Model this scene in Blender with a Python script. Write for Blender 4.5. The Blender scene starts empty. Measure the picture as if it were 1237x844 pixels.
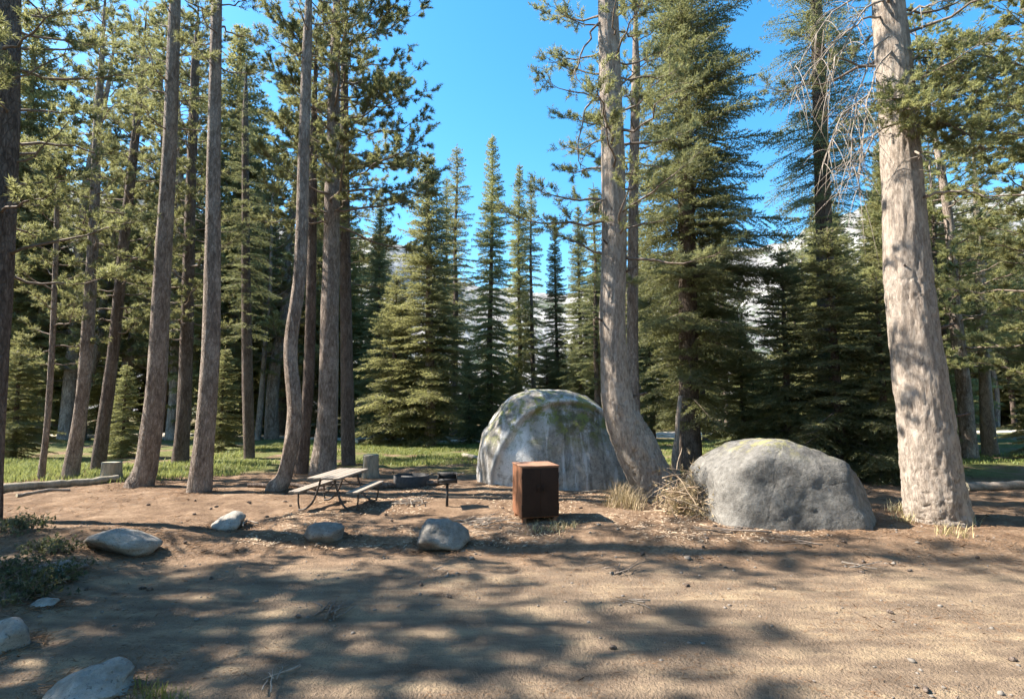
import bpy, bmesh, math
import numpy as np
from mathutils import Vector, Matrix

# ------------------------------------------------------------------ camera, sky, sun, exposure
scene = bpy.context.scene
col = scene.collection
R = math.radians
W_PX, H_PX, F_PX = 1237.0, 844.0, 650.0
CAM_H, HORIZON = 2.6, 487.0
PITCH = math.atan((HORIZON - H_PX / 2) / F_PX)

cam_d = bpy.data.cameras.new('camera')
cam = bpy.data.objects.new('camera', cam_d)
col.objects.link(cam)
cam.location = (0, 0, CAM_H)
cam.rotation_euler = (math.pi / 2 + PITCH, 0, 0)
cam_d.sensor_width = 36.0
cam_d.lens = 36.0 * F_PX / W_PX
cam_d.clip_start = 0.05
cam_d.clip_end = 5000
scene.camera = cam

SUN_ELEV, SUN_AZ = R(45), math.atan2(-0.993, 0.10)      # azimuth from +Y, clockwise towards +X
sun_dir = Vector((math.sin(SUN_AZ) * math.cos(SUN_ELEV), math.cos(SUN_AZ) * math.cos(SUN_ELEV), math.sin(SUN_ELEV)))
world = bpy.data.worlds.new('World')
scene.world = world
world.use_nodes = True
wn, wl = world.node_tree.nodes, world.node_tree.links
wn.clear()
sky = wn.new('ShaderNodeTexSky')
sky.sky_type = 'NISHITA'
sky.sun_disc = False
sky.sun_elevation = SUN_ELEV
sky.sun_rotation = SUN_AZ
sky.altitude = 1500
sky.air_density = 1.25
sky.dust_density = 1.6
sky.ozone_density = 2.0
bg = wn.new('ShaderNodeBackground')
bg.inputs['Strength'].default_value = 0.108
wo = wn.new('ShaderNodeOutputWorld')
hsv = wn.new('ShaderNodeHueSaturation')                     # this camera's strong colour rendering
hsv.inputs['Hue'].default_value = 0.49
hsv.inputs['Saturation'].default_value = 1.35
wl.new(sky.outputs[0], hsv.inputs['Color'])
wl.new(hsv.outputs[0], bg.inputs['Color'])
wl.new(bg.outputs[0], wo.inputs['Surface'])

sun_l = bpy.data.lights.new('sun', 'SUN')
sun_l.energy = 5.0
sun_l.angle = R(0.55)
sun_l.color = (1.0, 0.93, 0.83)
sun = bpy.data.objects.new('sun', sun_l)
col.objects.link(sun)
sun.rotation_euler = (-sun_dir).to_track_quat('-Z', 'Y').to_euler()
sun.location = sun_dir * 60

scene.view_settings.view_transform = 'Standard'
scene.view_settings.look = 'None'
scene.view_settings.exposure = 1.82
scene.view_settings.gamma = 1.0
scene.view_settings.use_curve_mapping = False
scene.render.engine = 'CYCLES'
cy = scene.cycles
cy.use_denoising = True
cy.max_bounces = 6
cy.diffuse_bounces = 4
cy.transmission_bounces = 3
cy.transparent_max_bounces = 4
cy.glossy_bounces = 2
cy.use_adaptive_sampling = True
cy.adaptive_threshold = 0.02

# ------------------------------------------------------------------ helpers
rng = np.random.default_rng(7)
PX_X0 = W_PX / 2
_fwd = np.array((0, math.cos(PITCH), math.sin(PITCH)))
_up = np.array((0, -math.sin(PITCH), math.cos(PITCH)))
_rt = np.array((1.0, 0, 0))


def ray(px, py):
    return _fwd * F_PX + _rt * (px - PX_X0) + _up * (H_PX / 2 - py)


def at(px, py, Y):
    """point of the pixel's ray at depth Y"""
    d = ray(px, py)
    t = Y / d[1]
    return np.array((0, 0, CAM_H)) + d * t


def _hash(i, j, k, seed):
    i = i.astype(np.int64); j = j.astype(np.int64); k = k.astype(np.int64)
    h = (i * 374761393 + j * 668265263 + k * 2147483647 + seed * 1274126177) & 0xffffffff
    h = ((h ^ (h >> 13)) * 1274126177) & 0xffffffff
    h = (h ^ (h >> 16)) & 0xffffffff
    return h / 4294967295.0


def vnoise(p, seed=0):
    p = np.asarray(p, float)
    f = np.floor(p); u = p - f
    u = u * u * (3 - 2 * u)
    i, j, k = f[..., 0], f[..., 1], f[..., 2]
    x, y, z = u[..., 0], u[..., 1], u[..., 2]
    def c(a, b, d): return _hash(i + a, j + b, k + d, seed)
    x00 = c(0, 0, 0) * (1 - x) + c(1, 0, 0) * x
    x10 = c(0, 1, 0) * (1 - x) + c(1, 1, 0) * x
    x01 = c(0, 0, 1) * (1 - x) + c(1, 0, 1) * x
    x11 = c(0, 1, 1) * (1 - x) + c(1, 1, 1) * x
    return ((x00 * (1 - y) + x10 * y) * (1 - z) + (x01 * (1 - y) + x11 * y) * z) * 2 - 1


def fbm(p, octaves=4, seed=0, gain=0.5):
    p = np.asarray(p, float)
    s, a = 0, 1.0
    for o in range(octaves):
        s = s + a * vnoise(p * 2 ** o + 17.3 * o, seed + o)
        a *= gain
    return s


def sstep(a, b, x):
    t = np.clip((x - a) / (b - a), 0, 1)
    return t * t * (3 - 2 * t)


def road_edge(x):
    x = np.asarray(x, float)
    q = np.stack([x * 0.35, x * 0 + 3.1, x * 0], -1)
    return 9.3 + 0.35 * fbm(q, 3, 5) - 0.22 * np.clip(-x - 4, 0, 6) - 0.03 * np.clip(x, 0, 20)


def zg(x, y):
    x = np.asarray(x, float); y = np.asarray(y, float)
    e = road_edge(x)
    q = np.stack([x, y, 0 * x], -1)
    z = 0.16 * sstep(e + 0.1, e + 1.3, y)
    z = z + 0.05 * fbm(q * 0.5, 3, 11) * sstep(6, 12, y) + 0.025 * fbm(q * 1.3, 3, 21) * (0.5 + 0.7 * sstep(e - 0.5, e + 1, y))
    z = z + 0.016 * fbm(q * 4.5, 2, 31) * sstep(e - 0.3, e + 1, y)
    z = z + 0.35 * fbm(q * 0.06, 3, 41) * sstep(22, 40, y)
    z = z + 0.25 * sstep(-5.2, -7.5, x) * sstep(12, 9, y) * sstep(1, 5, y)
    for yr in (5.0, 6.75):
        w_ = yr + 0.18 * np.sin(x * 0.35 + yr) 
        z = z - 0.028 * np.exp(-((y - w_) / 0.17) ** 2) * (0.6 + 0.5 * vnoise(q * 0.6, 71)) + 0.014 * np.exp(-((y - w_ - 0.33) / 0.14) ** 2)
    z = z + 0.010 * fbm(q * 7.0, 2, 81) * sstep(13, 8, y)
    return z


def ground_at(px, py):
    d = ray(px, py); d = d / d[1]
    y = CAM_H / max(1e-3, -d[2])
    for _ in range(25):
        y = (CAM_H - float(zg(d[0] * y, y))) / -d[2] * 0.6 + y * 0.4
    return np.array((d[0] * y, y, float(zg(d[0] * y, y))))


def tag(o, label=None, cat=None, group=None, kind=None):
    if label: o['label'] = label
    if cat: o['category'] = cat
    if group: o['group'] = group
    if kind: o['kind'] = kind
    return o


def mesh_data(name, verts, faces, mat, smooth=True):
    """faces: list of int arrays (n,3) or (n,4)"""
    verts = np.asarray(verts, np.float32)
    me = bpy.data.meshes.new(name)
    me.vertices.add(len(verts))
    me.vertices.foreach_set('co', verts.ravel())
    faces = [np.asarray(f, np.int32) for f in faces if len(f)]
    nl = sum(f.size for f in faces); npoly = sum(len(f) for f in faces)
    me.loops.add(nl)
    me.loops.foreach_set('vertex_index', np.concatenate([f.ravel() for f in faces]))
    me.polygons.add(npoly)
    tot = np.concatenate([np.full(len(f), f.shape[1], np.int32) for f in faces])
    start = np.concatenate([[0], np.cumsum(tot)[:-1]]).astype(np.int32)
    me.polygons.foreach_set('loop_start', start)
    me.polygons.foreach_set('loop_total', tot)
    if smooth:
        me.polygons.foreach_set('use_smooth', np.ones(npoly, bool))
    if mat: me.materials.append(mat)
    me.update(calc_edges=True)
    return me


def link(name, me, parent=None, loc=None):
    o = bpy.data.objects.new(name, me)
    col.objects.link(o)
    if parent: o.parent = parent
    if loc is not None: o.location = loc
    return o


def empty(name, loc, rz=0.0):
    o = bpy.data.objects.new(name, None)
    o.empty_display_size = 0.3
    col.objects.link(o)
    o.location = loc
    o.rotation_euler = (0, 0, rz)
    return o


class MB:
    """collects shapes, builds them as one mesh"""
    def __init__(s): s.v = []; s.t = []; s.q = []; s.n = 0
    def add(s, v, t=None, q=None):
        v = np.asarray(v, float)
        s.v.append(v)
        if t is not None and len(t): s.t.append(np.asarray(t) + s.n)
        if q is not None and len(q): s.q.append(np.asarray(q) + s.n)
        s.n += len(v)
        return s
    def mesh(s, name, mat, smooth=True):
        f = []
        if s.t: f.append(np.concatenate(s.t))
        if s.q: f.append(np.concatenate(s.q))
        return mesh_data(name, np.concatenate(s.v), f, mat, smooth)
    def build(s, name, mat, parent=None, loc=None, smooth=True):
        return link(name, s.mesh(name, mat, smooth), parent, loc)
    def tube(s, path, rad, sides=6, cap=True):
        v, q, t = tube(path, rad, sides, cap)
        return s.add(v, t, q)
    def box(s, c, size, rz=0.0, bevel=0.0):
        bm = bmesh.new()
        bmesh.ops.create_cube(bm, size=1.0)
        for vv in bm.verts:
            vv.co.x *= size[0]; vv.co.y *= size[1]; vv.co.z *= size[2]
        if bevel:
            bmesh.ops.bevel(bm, geom=list(bm.edges), offset=bevel, segments=2, affect='EDGES', profile=0.5)
        bmesh.ops.triangulate(bm, faces=list(bm.faces))
        m = Matrix.Translation(Vector(c)) @ Matrix.Rotation(rz, 4, 'Z')
        bm.transform(m)
        bm.verts.index_update()
        v = [tuple(a.co) for a in bm.verts]
        t = [[a.index for a in f.verts] for f in bm.faces]
        bm.free()
        return s.add(v, t)


def frames(path):
    path = np.asarray(path, float)
    d = np.gradient(path, axis=0)
    d /= np.linalg.norm(d, axis=1, keepdims=True) + 1e-9
    ref = np.where(np.abs(d[:, 2:3]) > 0.9, np.array([[1.0, 0, 0]]), np.array([[0, 0, 1.0]]))
    if np.mean(np.abs(d[:, 2])) > 0.55: ref = np.tile([[1.0, 0, 0]], (len(d), 1))
    else: ref = np.tile([[0, 0, 1.0]], (len(d), 1))
    a = np.cross(ref, d); a /= np.linalg.norm(a, axis=1, keepdims=True) + 1e-9
    b = np.cross(d, a)
    return d, a, b


def tube(path, rad, sides=6, cap=True):
    path = np.asarray(path, float); n = len(path)
    rad = np.broadcast_to(np.asarray(rad, float), (n,))
    d, a, b = frames(path)
    th = np.arange(sides) * 2 * math.pi / sides
    v = path[:, None] + rad[:, None, None] * (a[:, None] * np.cos(th)[None, :, None] + b[:, None] * np.sin(th)[None, :, None])
    v = v.reshape(-1, 3)
    i = np.arange(n - 1)[:, None] * sides; j = np.arange(sides)[None]
    k = (j + 1) % sides
    q = np.stack([i + j, i + k, i + sides + k, i + sides + j], -1).reshape(-1, 4)
    t = []
    if cap:
        v = np.concatenate([v, path[:1], path[-1:]])
        c0, c1 = n * sides, n * sides + 1
        jj = np.arange(sides); kk = (jj + 1) % sides
        t = np.concatenate([np.stack([np.full(sides, c0), kk, jj], -1),
                            np.stack([np.full(sides, c1), (n - 1) * sides + jj, (n - 1) * sides + kk], -1)])
    return v, q, t


def spline(pts, n):
    """smooth curve through points (Catmull-Rom), n samples; pts (k, m)"""
    pts = np.asarray(pts, float)
    k = len(pts)
    P = np.concatenate([2 * pts[:1] - pts[1:2], pts, 2 * pts[-1:] - pts[-2:-1]])
    u = np.linspace(0, k - 1 - 1e-9, n)
    i = np.floor(u).astype(int); t = (u - i)[:, None]
    p0, p1, p2, p3 = P[i], P[i + 1], P[i + 2], P[i + 3]
    return 0.5 * (2 * p1 + (p2 - p0) * t + (2 * p0 - 5 * p1 + 4 * p2 - p3) * t ** 2 + (3 * p1 - p0 - 3 * p2 + p3) * t ** 3)


def unit(v):
    return v / (np.linalg.norm(v, axis=-1, keepdims=True) + 1e-9)

# ------------------------------------------------------------------ materials
def new_mat(name):
    m = bpy.data.materials.new(name); m.use_nodes = True
    nt = m.node_tree; nt.nodes.clear()
    return m, nt.nodes, nt.links


class NT:
    def __init__(s, name):
        s.m, s.n, s.l = new_mat(name)
        s.out = s.n.new('ShaderNodeOutputMaterial')
    def coord(s, which='Object', scale=(1, 1, 1)):
        if which == 'World':
            c = s.n.new('ShaderNodeNewGeometry').outputs['Position']
        else:
            c = s.n.new('ShaderNodeTexCoord').outputs[which]
        mp = s.n.new('ShaderNodeMapping')
        mp.inputs['Scale'].default_value = scale
        s.l.new(c, mp.inputs['Vector'])
        return mp.outputs[0]
    def noise(s, vec, scale, detail=4, rough=0.55, dist=0.0):
        t = s.n.new('ShaderNodeTexNoise')
        t.inputs['Scale'].default_value = scale
        t.inputs['Detail'].default_value = detail
        t.inputs['Roughness'].default_value = rough
        t.inputs['Distortion'].default_value = dist
        s.l.new(vec, t.inputs['Vector'])
        return t.outputs['Fac']
    def ramp(s, fac, stops, interp='LINEAR'):
        r = s.n.new('ShaderNodeValToRGB')
        e = r.color_ramp.elements
        r.color_ramp.interpolation = interp
        while len(e) < len(stops): e.new(0.5)
        for el, (p, c) in zip(e, stops):
            el.position = p
            el.color = (c[0], c[1], c[2], 1) if not isinstance(c, (int, float)) else (c, c, c, 1)
        s.l.new(fac, r.inputs['Fac'])
        return r.outputs['Color']
    def mix(s, fac, a, b, mode='MIX'):
        x = s.n.new('ShaderNodeMix'); x.data_type = 'RGBA'; x.blend_type = mode
        for sock, val in ((x.inputs[0], fac), (x.inputs[6], a), (x.inputs[7], b)):
            if isinstance(val, (int, float)): sock.default_value = val
            elif isinstance(val, tuple): sock.default_value = (*val, 1)
            else: s.l.new(val, sock)
        return x.outputs[2]
    def math(s, op, a, b=None, clamp=False):
        x = s.n.new('ShaderNodeMath'); x.operation = op; x.use_clamp = clamp
        for sock, val in zip(x.inputs, (a, b)):
            if val is None: continue
            if isinstance(val, (int, float)): sock.default_value = val
            else: s.l.new(val, sock)
        return x.outputs[0]
    def mapr(s, v, a, b, c=0.0, d=1.0):
        x = s.n.new('ShaderNodeMapRange'); x.interpolation_type = 'SMOOTHSTEP'
        s.l.new(v, x.inputs['Value'])
        for k, val in zip(('From Min', 'From Max', 'To Min', 'To Max'), (a, b, c, d)):
            x.inputs[k].default_value = val
        return x.outputs['Result']
    def sep(s, vec):
        x = s.n.new('ShaderNodeSeparateXYZ'); s.l.new(vec, x.inputs[0]); return x.outputs
    def bump(s, h, strength=0.5, dist=0.02):
        b = s.n.new('ShaderNodeBump')
        b.inputs['Strength'].default_value = strength
        b.inputs['Distance'].default_value = dist
        s.l.new(h, b.inputs['Height'])
        return b.outputs[0]
    def bsdf(s, color, rough=0.9, normal=None, spec=0.25, metal=0.0, out=True):
        b = s.n.new('ShaderNodeBsdfPrincipled')
        if isinstance(color, tuple): b.inputs['Base Color'].default_value = (*color, 1)
        else: s.l.new(color, b.inputs['Base Color'])
        if isinstance(rough, (int, float)): b.inputs['Roughness'].default_value = rough
        else: s.l.new(rough, b.inputs['Roughness'])
        b.inputs['Specular IOR Level'].default_value = spec
        b.inputs['Metallic'].default_value = metal
        if normal is not None: s.l.new(normal, b.inputs['Normal'])
        if out: s.l.new(b.outputs[0], s.out.inputs['Surface'])
        return b


def objrand(t):
    return t.n.new('ShaderNodeObjectInfo').outputs['Random']


def bark_mat(name, c_dark, c_mid, c_light, scale=1.0, cr=0.42):
    t = NT(name)
    v = t.coord('Object', (1, 1, 0.28))
    n1 = t.noise(v, 14 * scale, 6, 0.65, 0.6)
    n2 = t.noise(t.coord('Object', (1, 1, 0.5)), 3.0 * scale, 4, 0.6)
    n3 = t.noise(t.coord('Object'), 40 * scale, 4, 0.7)
    vo = t.n.new('ShaderNodeTexVoronoi'); vo.feature = 'DISTANCE_TO_EDGE'
    vo.inputs['Scale'].default_value = 16 * scale
    t.l.new(t.coord('Object', (1, 1, 0.38)), vo.inputs['Vector'])
    crack = t.mapr(vo.outputs['Distance'], 0.0, 0.13)
    c = t.ramp(n1, [(0.28, c_dark), (0.5, c_mid), (0.72, c_light)])
    c = t.mix(t.mapr(n2, 0.45, 0.68, 0, 0.6), c, c_light)
    c = t.mix(t.math('MULTIPLY', t.math('SUBTRACT', 1.0, crack), cr), c, c_dark)
    h = t.math('ADD', t.math('MULTIPLY', crack, cr * 1.2), t.math('ADD', n1, t.math('MULTIPLY', n3, 0.35)))
    t.bsdf(c, 0.92, t.bump(h, 0.95, 0.03), 0.12)
    return t.m


def needle_mat(name, c1, c2, c3, trans=0.35):
    t = NT(name)
    v = t.coord('Object')
    n = t.noise(v, 1.1, 3, 0.6)
    n2 = t.noise(v, 14, 2, 0.6)
    c = t.ramp(t.math('ADD', t.math('MULTIPLY', n, 0.65), t.math('MULTIPLY', n2, 0.35)), [(0.34, c1), (0.5, c2), (0.66, c3)])
    hs = t.n.new('ShaderNodeHueSaturation')
    t.l.new(c, hs.inputs['Color'])
    t.l.new(t.mapr(objrand(t), 0, 1, 0.485, 0.515), hs.inputs['Hue'])
    t.l.new(t.mapr(objrand(t), 0, 1, 0.8, 1.2), hs.inputs['Value'])
    c = hs.outputs[0]
    b = t.bsdf(c, 0.55, None, 0.3, out=False)
    tr = t.n.new('ShaderNodeBsdfTranslucent')
    t.l.new(t.mix(0.6, c, (0.34, 0.34, 0.12)), tr.inputs['Color'])
    mx = t.n.new('ShaderNodeMixShader'); mx.inputs[0].default_value = trans
    t.l.new(b.outputs[0], mx.inputs[1]); t.l.new(tr.outputs[0], mx.inputs[2])
    t.l.new(mx.outputs[0], t.out.inputs['Surface'])
    return t.m


def simple_mat(name, c1, c2, scale=8, rough=0.85, bump=0.3, spec=0.25, stretch=(1, 1, 1), metal=0.0, bdist=0.01):
    t = NT(name)
    v = t.coord('Object', stretch)
    n = t.noise(v, scale, 5, 0.6)
    n2 = t.noise(v, scale * 6, 3, 0.6)
    f = t.math('ADD', t.math('MULTIPLY', n, 0.7), t.math('MULTIPLY', n2, 0.3))
    t.bsdf(t.ramp(f, [(0.35, c1), (0.65, c2)]), rough, t.bump(f, bump, bdist), spec, metal)
    return t.m


def dirt_mat(name):
    t = NT(name)
    v = t.coord('World')
    s = t.sep(v)
    x, y = s[0], s[1]
    big = t.noise(v, 0.35, 4, 0.6)
    mid = t.noise(v, 1.9, 5, 0.62)
    fine = t.noise(v, 16, 5, 0.7)
    grit = t.noise(v, 75, 3, 0.7)
    streak = t.noise(t.coord('World', (0.5, 2.2, 1)), 1.6, 5, 0.6, 0.5)
    # compacted road: grey-brown sand with paler wheel worn streaks
    road = t.ramp(t.math('ADD', t.math('MULTIPLY', mid, 0.4), t.math('MULTIPLY', streak, 0.6)),
                  [(0.33, (0.115, 0.084, 0.06)), (0.5, (0.215, 0.157, 0.108)), (0.68, (0.39, 0.29, 0.18))])
    duff = t.ramp(t.math('ADD', t.math('MULTIPLY', mid, 0.55), t.math('MULTIPLY', fine, 0.45)),
                  [(0.33, (0.08, 0.051, 0.033)), (0.5, (0.20, 0.13, 0.082)), (0.68, (0.37, 0.26, 0.17))])
    yy = t.math('ADD', y, t.math('MULTIPLY', t.math('SUBTRACT', mid, 0.5), 3.0))
    yy = t.math('ADD', yy, t.math('MULTIPLY', t.math('SUBTRACT', big, 0.5), 2.5))
    m_road = t.mapr(yy, 8.2, 9.8, 1, 0)
    c = t.mix(m_road, duff, road)
    # grass-stained soil farther back
    green = t.ramp(fine, [(0.35, (0.07, 0.085, 0.026)), (0.65, (0.16, 0.18, 0.05))])
    xg = t.math('MULTIPLY', t.math('ABSOLUTE', t.math('ADD', x, 7.0)), 0.10)
    m_g = t.math('MULTIPLY', t.mapr(t.math('ADD', yy, xg), 19.0, 21.5), t.mapr(big, 0.38, 0.52))
    c = t.mix(t.math('MULTIPLY', m_g, 0.85), c, green)
    dark = t.mapr(y, 40, 70)
    c = t.mix(t.math('MULTIPLY', dark, 0.5), c, (0.13, 0.105, 0.065))
    c = t.mix(t.mapr(fine, 0.58, 0.72, 0, 0.45), c, (0.34, 0.26, 0.19))
    c = t.mix(t.mapr(grit, 0.35, 0.25, 0, 0.55), c, (0.05, 0.035, 0.026))
    clod = t.noise(v, 32, 3, 0.6)
    c = t.mix(t.mapr(clod, 0.56, 0.68, 0, 0.35), c, (0.09, 0.062, 0.042))
    h = t.math('ADD', t.math('MULTIPLY', fine, 1.0), t.math('MULTIPLY', grit, 0.45))
    h = t.math('ADD', h, t.math('ADD', t.math('MULTIPLY', mid, 1.4), t.math('MULTIPLY', clod, 0.6)))
    t.bsdf(c, 0.95, t.bump(h, 0.9, 0.045), 0.1)
    return t.m


def granite_mat(name, base, light, dark, lichen=None, lichen_amt=0.5, streak=0.0, attrs=False):
    t = NT(name)
    v = t.coord('Object')
    n1 = t.noise(v, 1.3, 5, 0.6)
    n2 = t.noise(v, 7, 6, 0.65)
    n3 = t.noise(v, 60, 3, 0.7)
    c = t.ramp(t.math('ADD', t.math('MULTIPLY', n1, 0.5), t.math('MULTIPLY', n2, 0.5)), [(0.35, dark), (0.5, base), (0.66, light)])
    c = t.mix(t.mapr(n3, 0.52, 0.7, 0, 0.5), c, dark)
    if streak:
        st = t.noise(t.coord('Object', (2.6, 1.0, 0.35)), 1.4, 4, 0.6, 0.4)
        c = t.mix(t.mapr(st, 0.50, 0.62, 0, streak), c, (0.55, 0.54, 0.53))
        st2 = t.noise(t.coord('Object', (2.2, 1.0, 0.3)), 1.9, 4, 0.6, 0.3)
        c = t.mix(t.mapr(st2, 0.53, 0.65, 0, streak * 0.8), c, (0.06, 0.06, 0.055))
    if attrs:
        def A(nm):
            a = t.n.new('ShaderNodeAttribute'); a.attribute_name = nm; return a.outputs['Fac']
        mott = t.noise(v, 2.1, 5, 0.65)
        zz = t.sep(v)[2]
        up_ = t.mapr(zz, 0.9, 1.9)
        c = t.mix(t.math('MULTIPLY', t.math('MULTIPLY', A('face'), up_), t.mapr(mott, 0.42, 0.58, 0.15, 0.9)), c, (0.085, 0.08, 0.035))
        c = t.mix(t.math('MULTIPLY', A('sunlit_side'), t.mapr(mott, 0.36, 0.52, 0.2, 0.95)), c, (0.70, 0.68, 0.65))  # sun on the left of the face, painted as pale colour
        c = t.mix(t.math('MULTIPLY', A('lip'), 0.85), c, (0.55, 0.54, 0.52))  # sun catching the lip, painted pale
    if lichen:
        l1 = t.noise(v, 3.2, 6, 0.7, 0.3)
        z = t.sep(v)[2]
        f = t.math('MULTIPLY', t.mapr(l1, 0.47, 0.6), t.mapr(z, lichen[1], lichen[2]))
        c = t.mix(t.math('MULTIPLY', f, lichen_amt), c, lichen[0])
    vw = t.n.new('ShaderNodeTexVoronoi'); vw.feature = 'DISTANCE_TO_EDGE'; vw.inputs['Scale'].default_value = 0.9
    wv = t.n.new('ShaderNodeMix'); wv.data_type = 'VECTOR'; wv.inputs[0].default_value = 0.25
    nz = t.n.new('ShaderNodeTexNoise'); nz.inputs['Scale'].default_value = 2.5; nz.inputs['Detail'].default_value = 5
    t.l.new(v, nz.inputs['Vector']); t.l.new(v, wv.inputs[4]); t.l.new(nz.outputs['Color'], wv.inputs[5]); t.l.new(wv.outputs[1], vw.inputs['Vector'])
    crk = t.mapr(vw.outputs['Distance'], 0.0, 0.022, 1, 0)
    c = t.mix(t.math('MULTIPLY', crk, 0.12), c, dark)
    spots = t.noise(v, 24, 3, 0.6)
    c = t.mix(t.mapr(spots, 0.60, 0.68, 0, 0.6), c, (0.05, 0.05, 0.045))
    h = t.math('ADD', t.math('MULTIPLY', n2, 1.0), t.math('MULTIPLY', n3, 0.25))
    h = t.math('SUBTRACT', h, t.math('MULTIPLY', crk, 0.12))
    t.bsdf(c, 0.92, t.bump(h, 0.8, 0.05), 0.12)
    return t.m


def hill_mat(name):
    t = NT(name)
    v = t.coord('World')
    n1 = t.noise(v, 0.02, 6, 0.62)
    n2 = t.noise(v, 0.09, 6, 0.65)
    n3 = t.noise(v, 0.3, 4, 0.7)
    rock = t.ramp(n2, [(0.35, (0.13, 0.12, 0.115)), (0.5, (0.26, 0.245, 0.23)), (0.65, (0.38, 0.36, 0.335))])
    wood = t.ramp(n3, [(0.35, (0.02, 0.032, 0.015)), (0.65, (0.06, 0.08, 0.035))])
    m = t.mapr(t.math('ADD', t.math('MULTIPLY', n1, 0.45), t.math('MULTIPLY', n3, 0.55)), 0.5, 0.56)
    t.bsdf(t.mix(t.math('MULTIPLY', m, 0.9), rock, wood), 0.95, t.bump(n2, 0.8, 4.0), 0.1)
    return t.m


M = {}
M['dirt'] = dirt_mat('dirt')
M['gravel_pale'] = simple_mat('pale_gravel', (0.30, 0.26, 0.21), (0.50, 0.45, 0.37), 3, 0.95, 0.4)
M['bark'] = bark_mat('pine_bark', (0.08, 0.06, 0.047), (0.215, 0.168, 0.135), (0.40, 0.335, 0.28))
M['bark_pale'] = bark_mat('pale_fir_bark', (0.105, 0.08, 0.062), (0.25, 0.205, 0.165), (0.42, 0.36, 0.30), 1.6, 0.07)
M['bark_dark'] = bark_mat('dark_fir_bark', (0.05, 0.037, 0.03), (0.12, 0.09, 0.072), (0.22, 0.175, 0.145))
M['twig'] = simple_mat('twig_wood', (0.12, 0.09, 0.07), (0.24, 0.19, 0.15), 9, 0.9, 0.3)
M['dead_wood'] = simple_mat('bleached_dead_wood', (0.17, 0.135, 0.105), (0.34, 0.285, 0.23), 9, 0.85, 0.4)
M['fir'] = needle_mat('fir_needles', (0.066, 0.077, 0.042), (0.14, 0.15, 0.078), (0.25, 0.25, 0.135), 0.48)
M['fir_pale'] = needle_mat('pale_fir_needles', (0.125, 0.127, 0.06), (0.24, 0.235, 0.11), (0.37, 0.35, 0.17), 0.55)  # pale firs' own tone; doubles as painted sun on some pine needles
M['pine'] = needle_mat('pine_needles', (0.078, 0.086, 0.042), (0.185, 0.185, 0.092), (0.32, 0.305, 0.165), 0.52)
M['granite'] = granite_mat('granite', (0.21, 0.19, 0.165), (0.33, 0.305, 0.27), (0.10, 0.092, 0.08))
M['granite_pale'] = granite_mat('pale_granite', (0.29, 0.265, 0.23), (0.43, 0.40, 0.355), (0.16, 0.145, 0.125))
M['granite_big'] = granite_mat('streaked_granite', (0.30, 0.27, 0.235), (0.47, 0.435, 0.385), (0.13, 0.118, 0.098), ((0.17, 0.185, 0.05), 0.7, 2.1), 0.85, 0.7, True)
M['granite_blue'] = granite_mat('blue_grey_granite', (0.15, 0.14, 0.125), (0.245, 0.23, 0.205), (0.065, 0.06, 0.054), ((0.26, 0.24, 0.09), 1.25, 1.75), 0.7)
M['hill'] = hill_mat('granite_hillside')
M['grass'] = needle_mat('grass_blades', (0.085, 0.115, 0.028), (0.17, 0.205, 0.05), (0.30, 0.31, 0.10), 0.4)
M['dry_grass'] = needle_mat('dry_grass_blades', (0.22, 0.16, 0.08), (0.38, 0.29, 0.16), (0.52, 0.42, 0.26), 0.2)
M['shrub'] = needle_mat('shrub_leaves', (0.04, 0.05, 0.028), (0.085, 0.10, 0.055), (0.15, 0.16, 0.10), 0.25)
M['plank'] = simple_mat('weathered_plank', (0.19, 0.155, 0.12), (0.34, 0.285, 0.23), 5, 0.8, 0.4, 0.3, (1, 14, 14))
M['pipe'] = simple_mat('painted_steel_pipe', (0.045, 0.035, 0.03), (0.09, 0.07, 0.058), 12, 0.6, 0.15, 0.4)
M['iron'] = simple_mat('sooty_iron', (0.018, 0.017, 0.017), (0.05, 0.045, 0.042), 14, 0.65, 0.3, 0.4)
M['locker'] = simple_mat('brown_painted_steel', (0.17, 0.07, 0.034), (0.26, 0.115, 0.058), 3.5, 0.6, 0.12, 0.35)
M['locker_door_shaded'] = simple_mat('shade_darkened_door', (0.030, 0.016, 0.011), (0.045, 0.024, 0.016), 3.5, 0.75, 0.12, 0.15)  # shade of the front painted into doors, handles and hinges
M['locker_top'] = simple_mat('dusty_brown_steel', (0.22, 0.105, 0.06), (0.36, 0.20, 0.125), 5, 0.8, 0.2, 0.25)
M['locker_metal'] = simple_mat('worn_latch_steel', (0.10, 0.085, 0.07), (0.19, 0.165, 0.14), 18, 0.5, 0.2, 0.4, (1, 1, 1), 0.4)
M['cut_wood'] = simple_mat('cut_wood_end', (0.36, 0.30, 0.20), (0.52, 0.46, 0.33), 10, 0.9, 0.35)
M['stump'] = simple_mat('grey_stump_bark', (0.15, 0.125, 0.09), (0.36, 0.32, 0.25), 8, 0.9, 0.6, 0.2, (1, 1, 0.2), 0, 0.03)
M['chips'] = simple_mat('wood_chips', (0.20, 0.13, 0.08), (0.50, 0.39, 0.27), 1.6, 0.9, 0.2)
M['duff'] = simple_mat('needle_litter', (0.075, 0.038, 0.02), (0.28, 0.17, 0.095), 1.2, 0.9, 0.1)
M['pebble'] = simple_mat('grey_pebble', (0.10, 0.085, 0.07), (0.24, 0.21, 0.18), 1.5, 0.9, 0.3)

# ------------------------------------------------------------------ ground, roads, hills
def axis(lo, hi, core_lo, core_hi, step, grow=1.09):
    a = list(np.arange(core_lo, core_hi, step))
    s = step; v = core_hi
    while v < hi:
        a.append(v); s *= grow; v += s
    a.append(hi)
    s = step * grow; v = core_lo - s; b = []
    while v > lo:
        b.append(v); s *= grow; v -= s
    b.append(lo)
    return np.array(b[::-1] + a)


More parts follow.
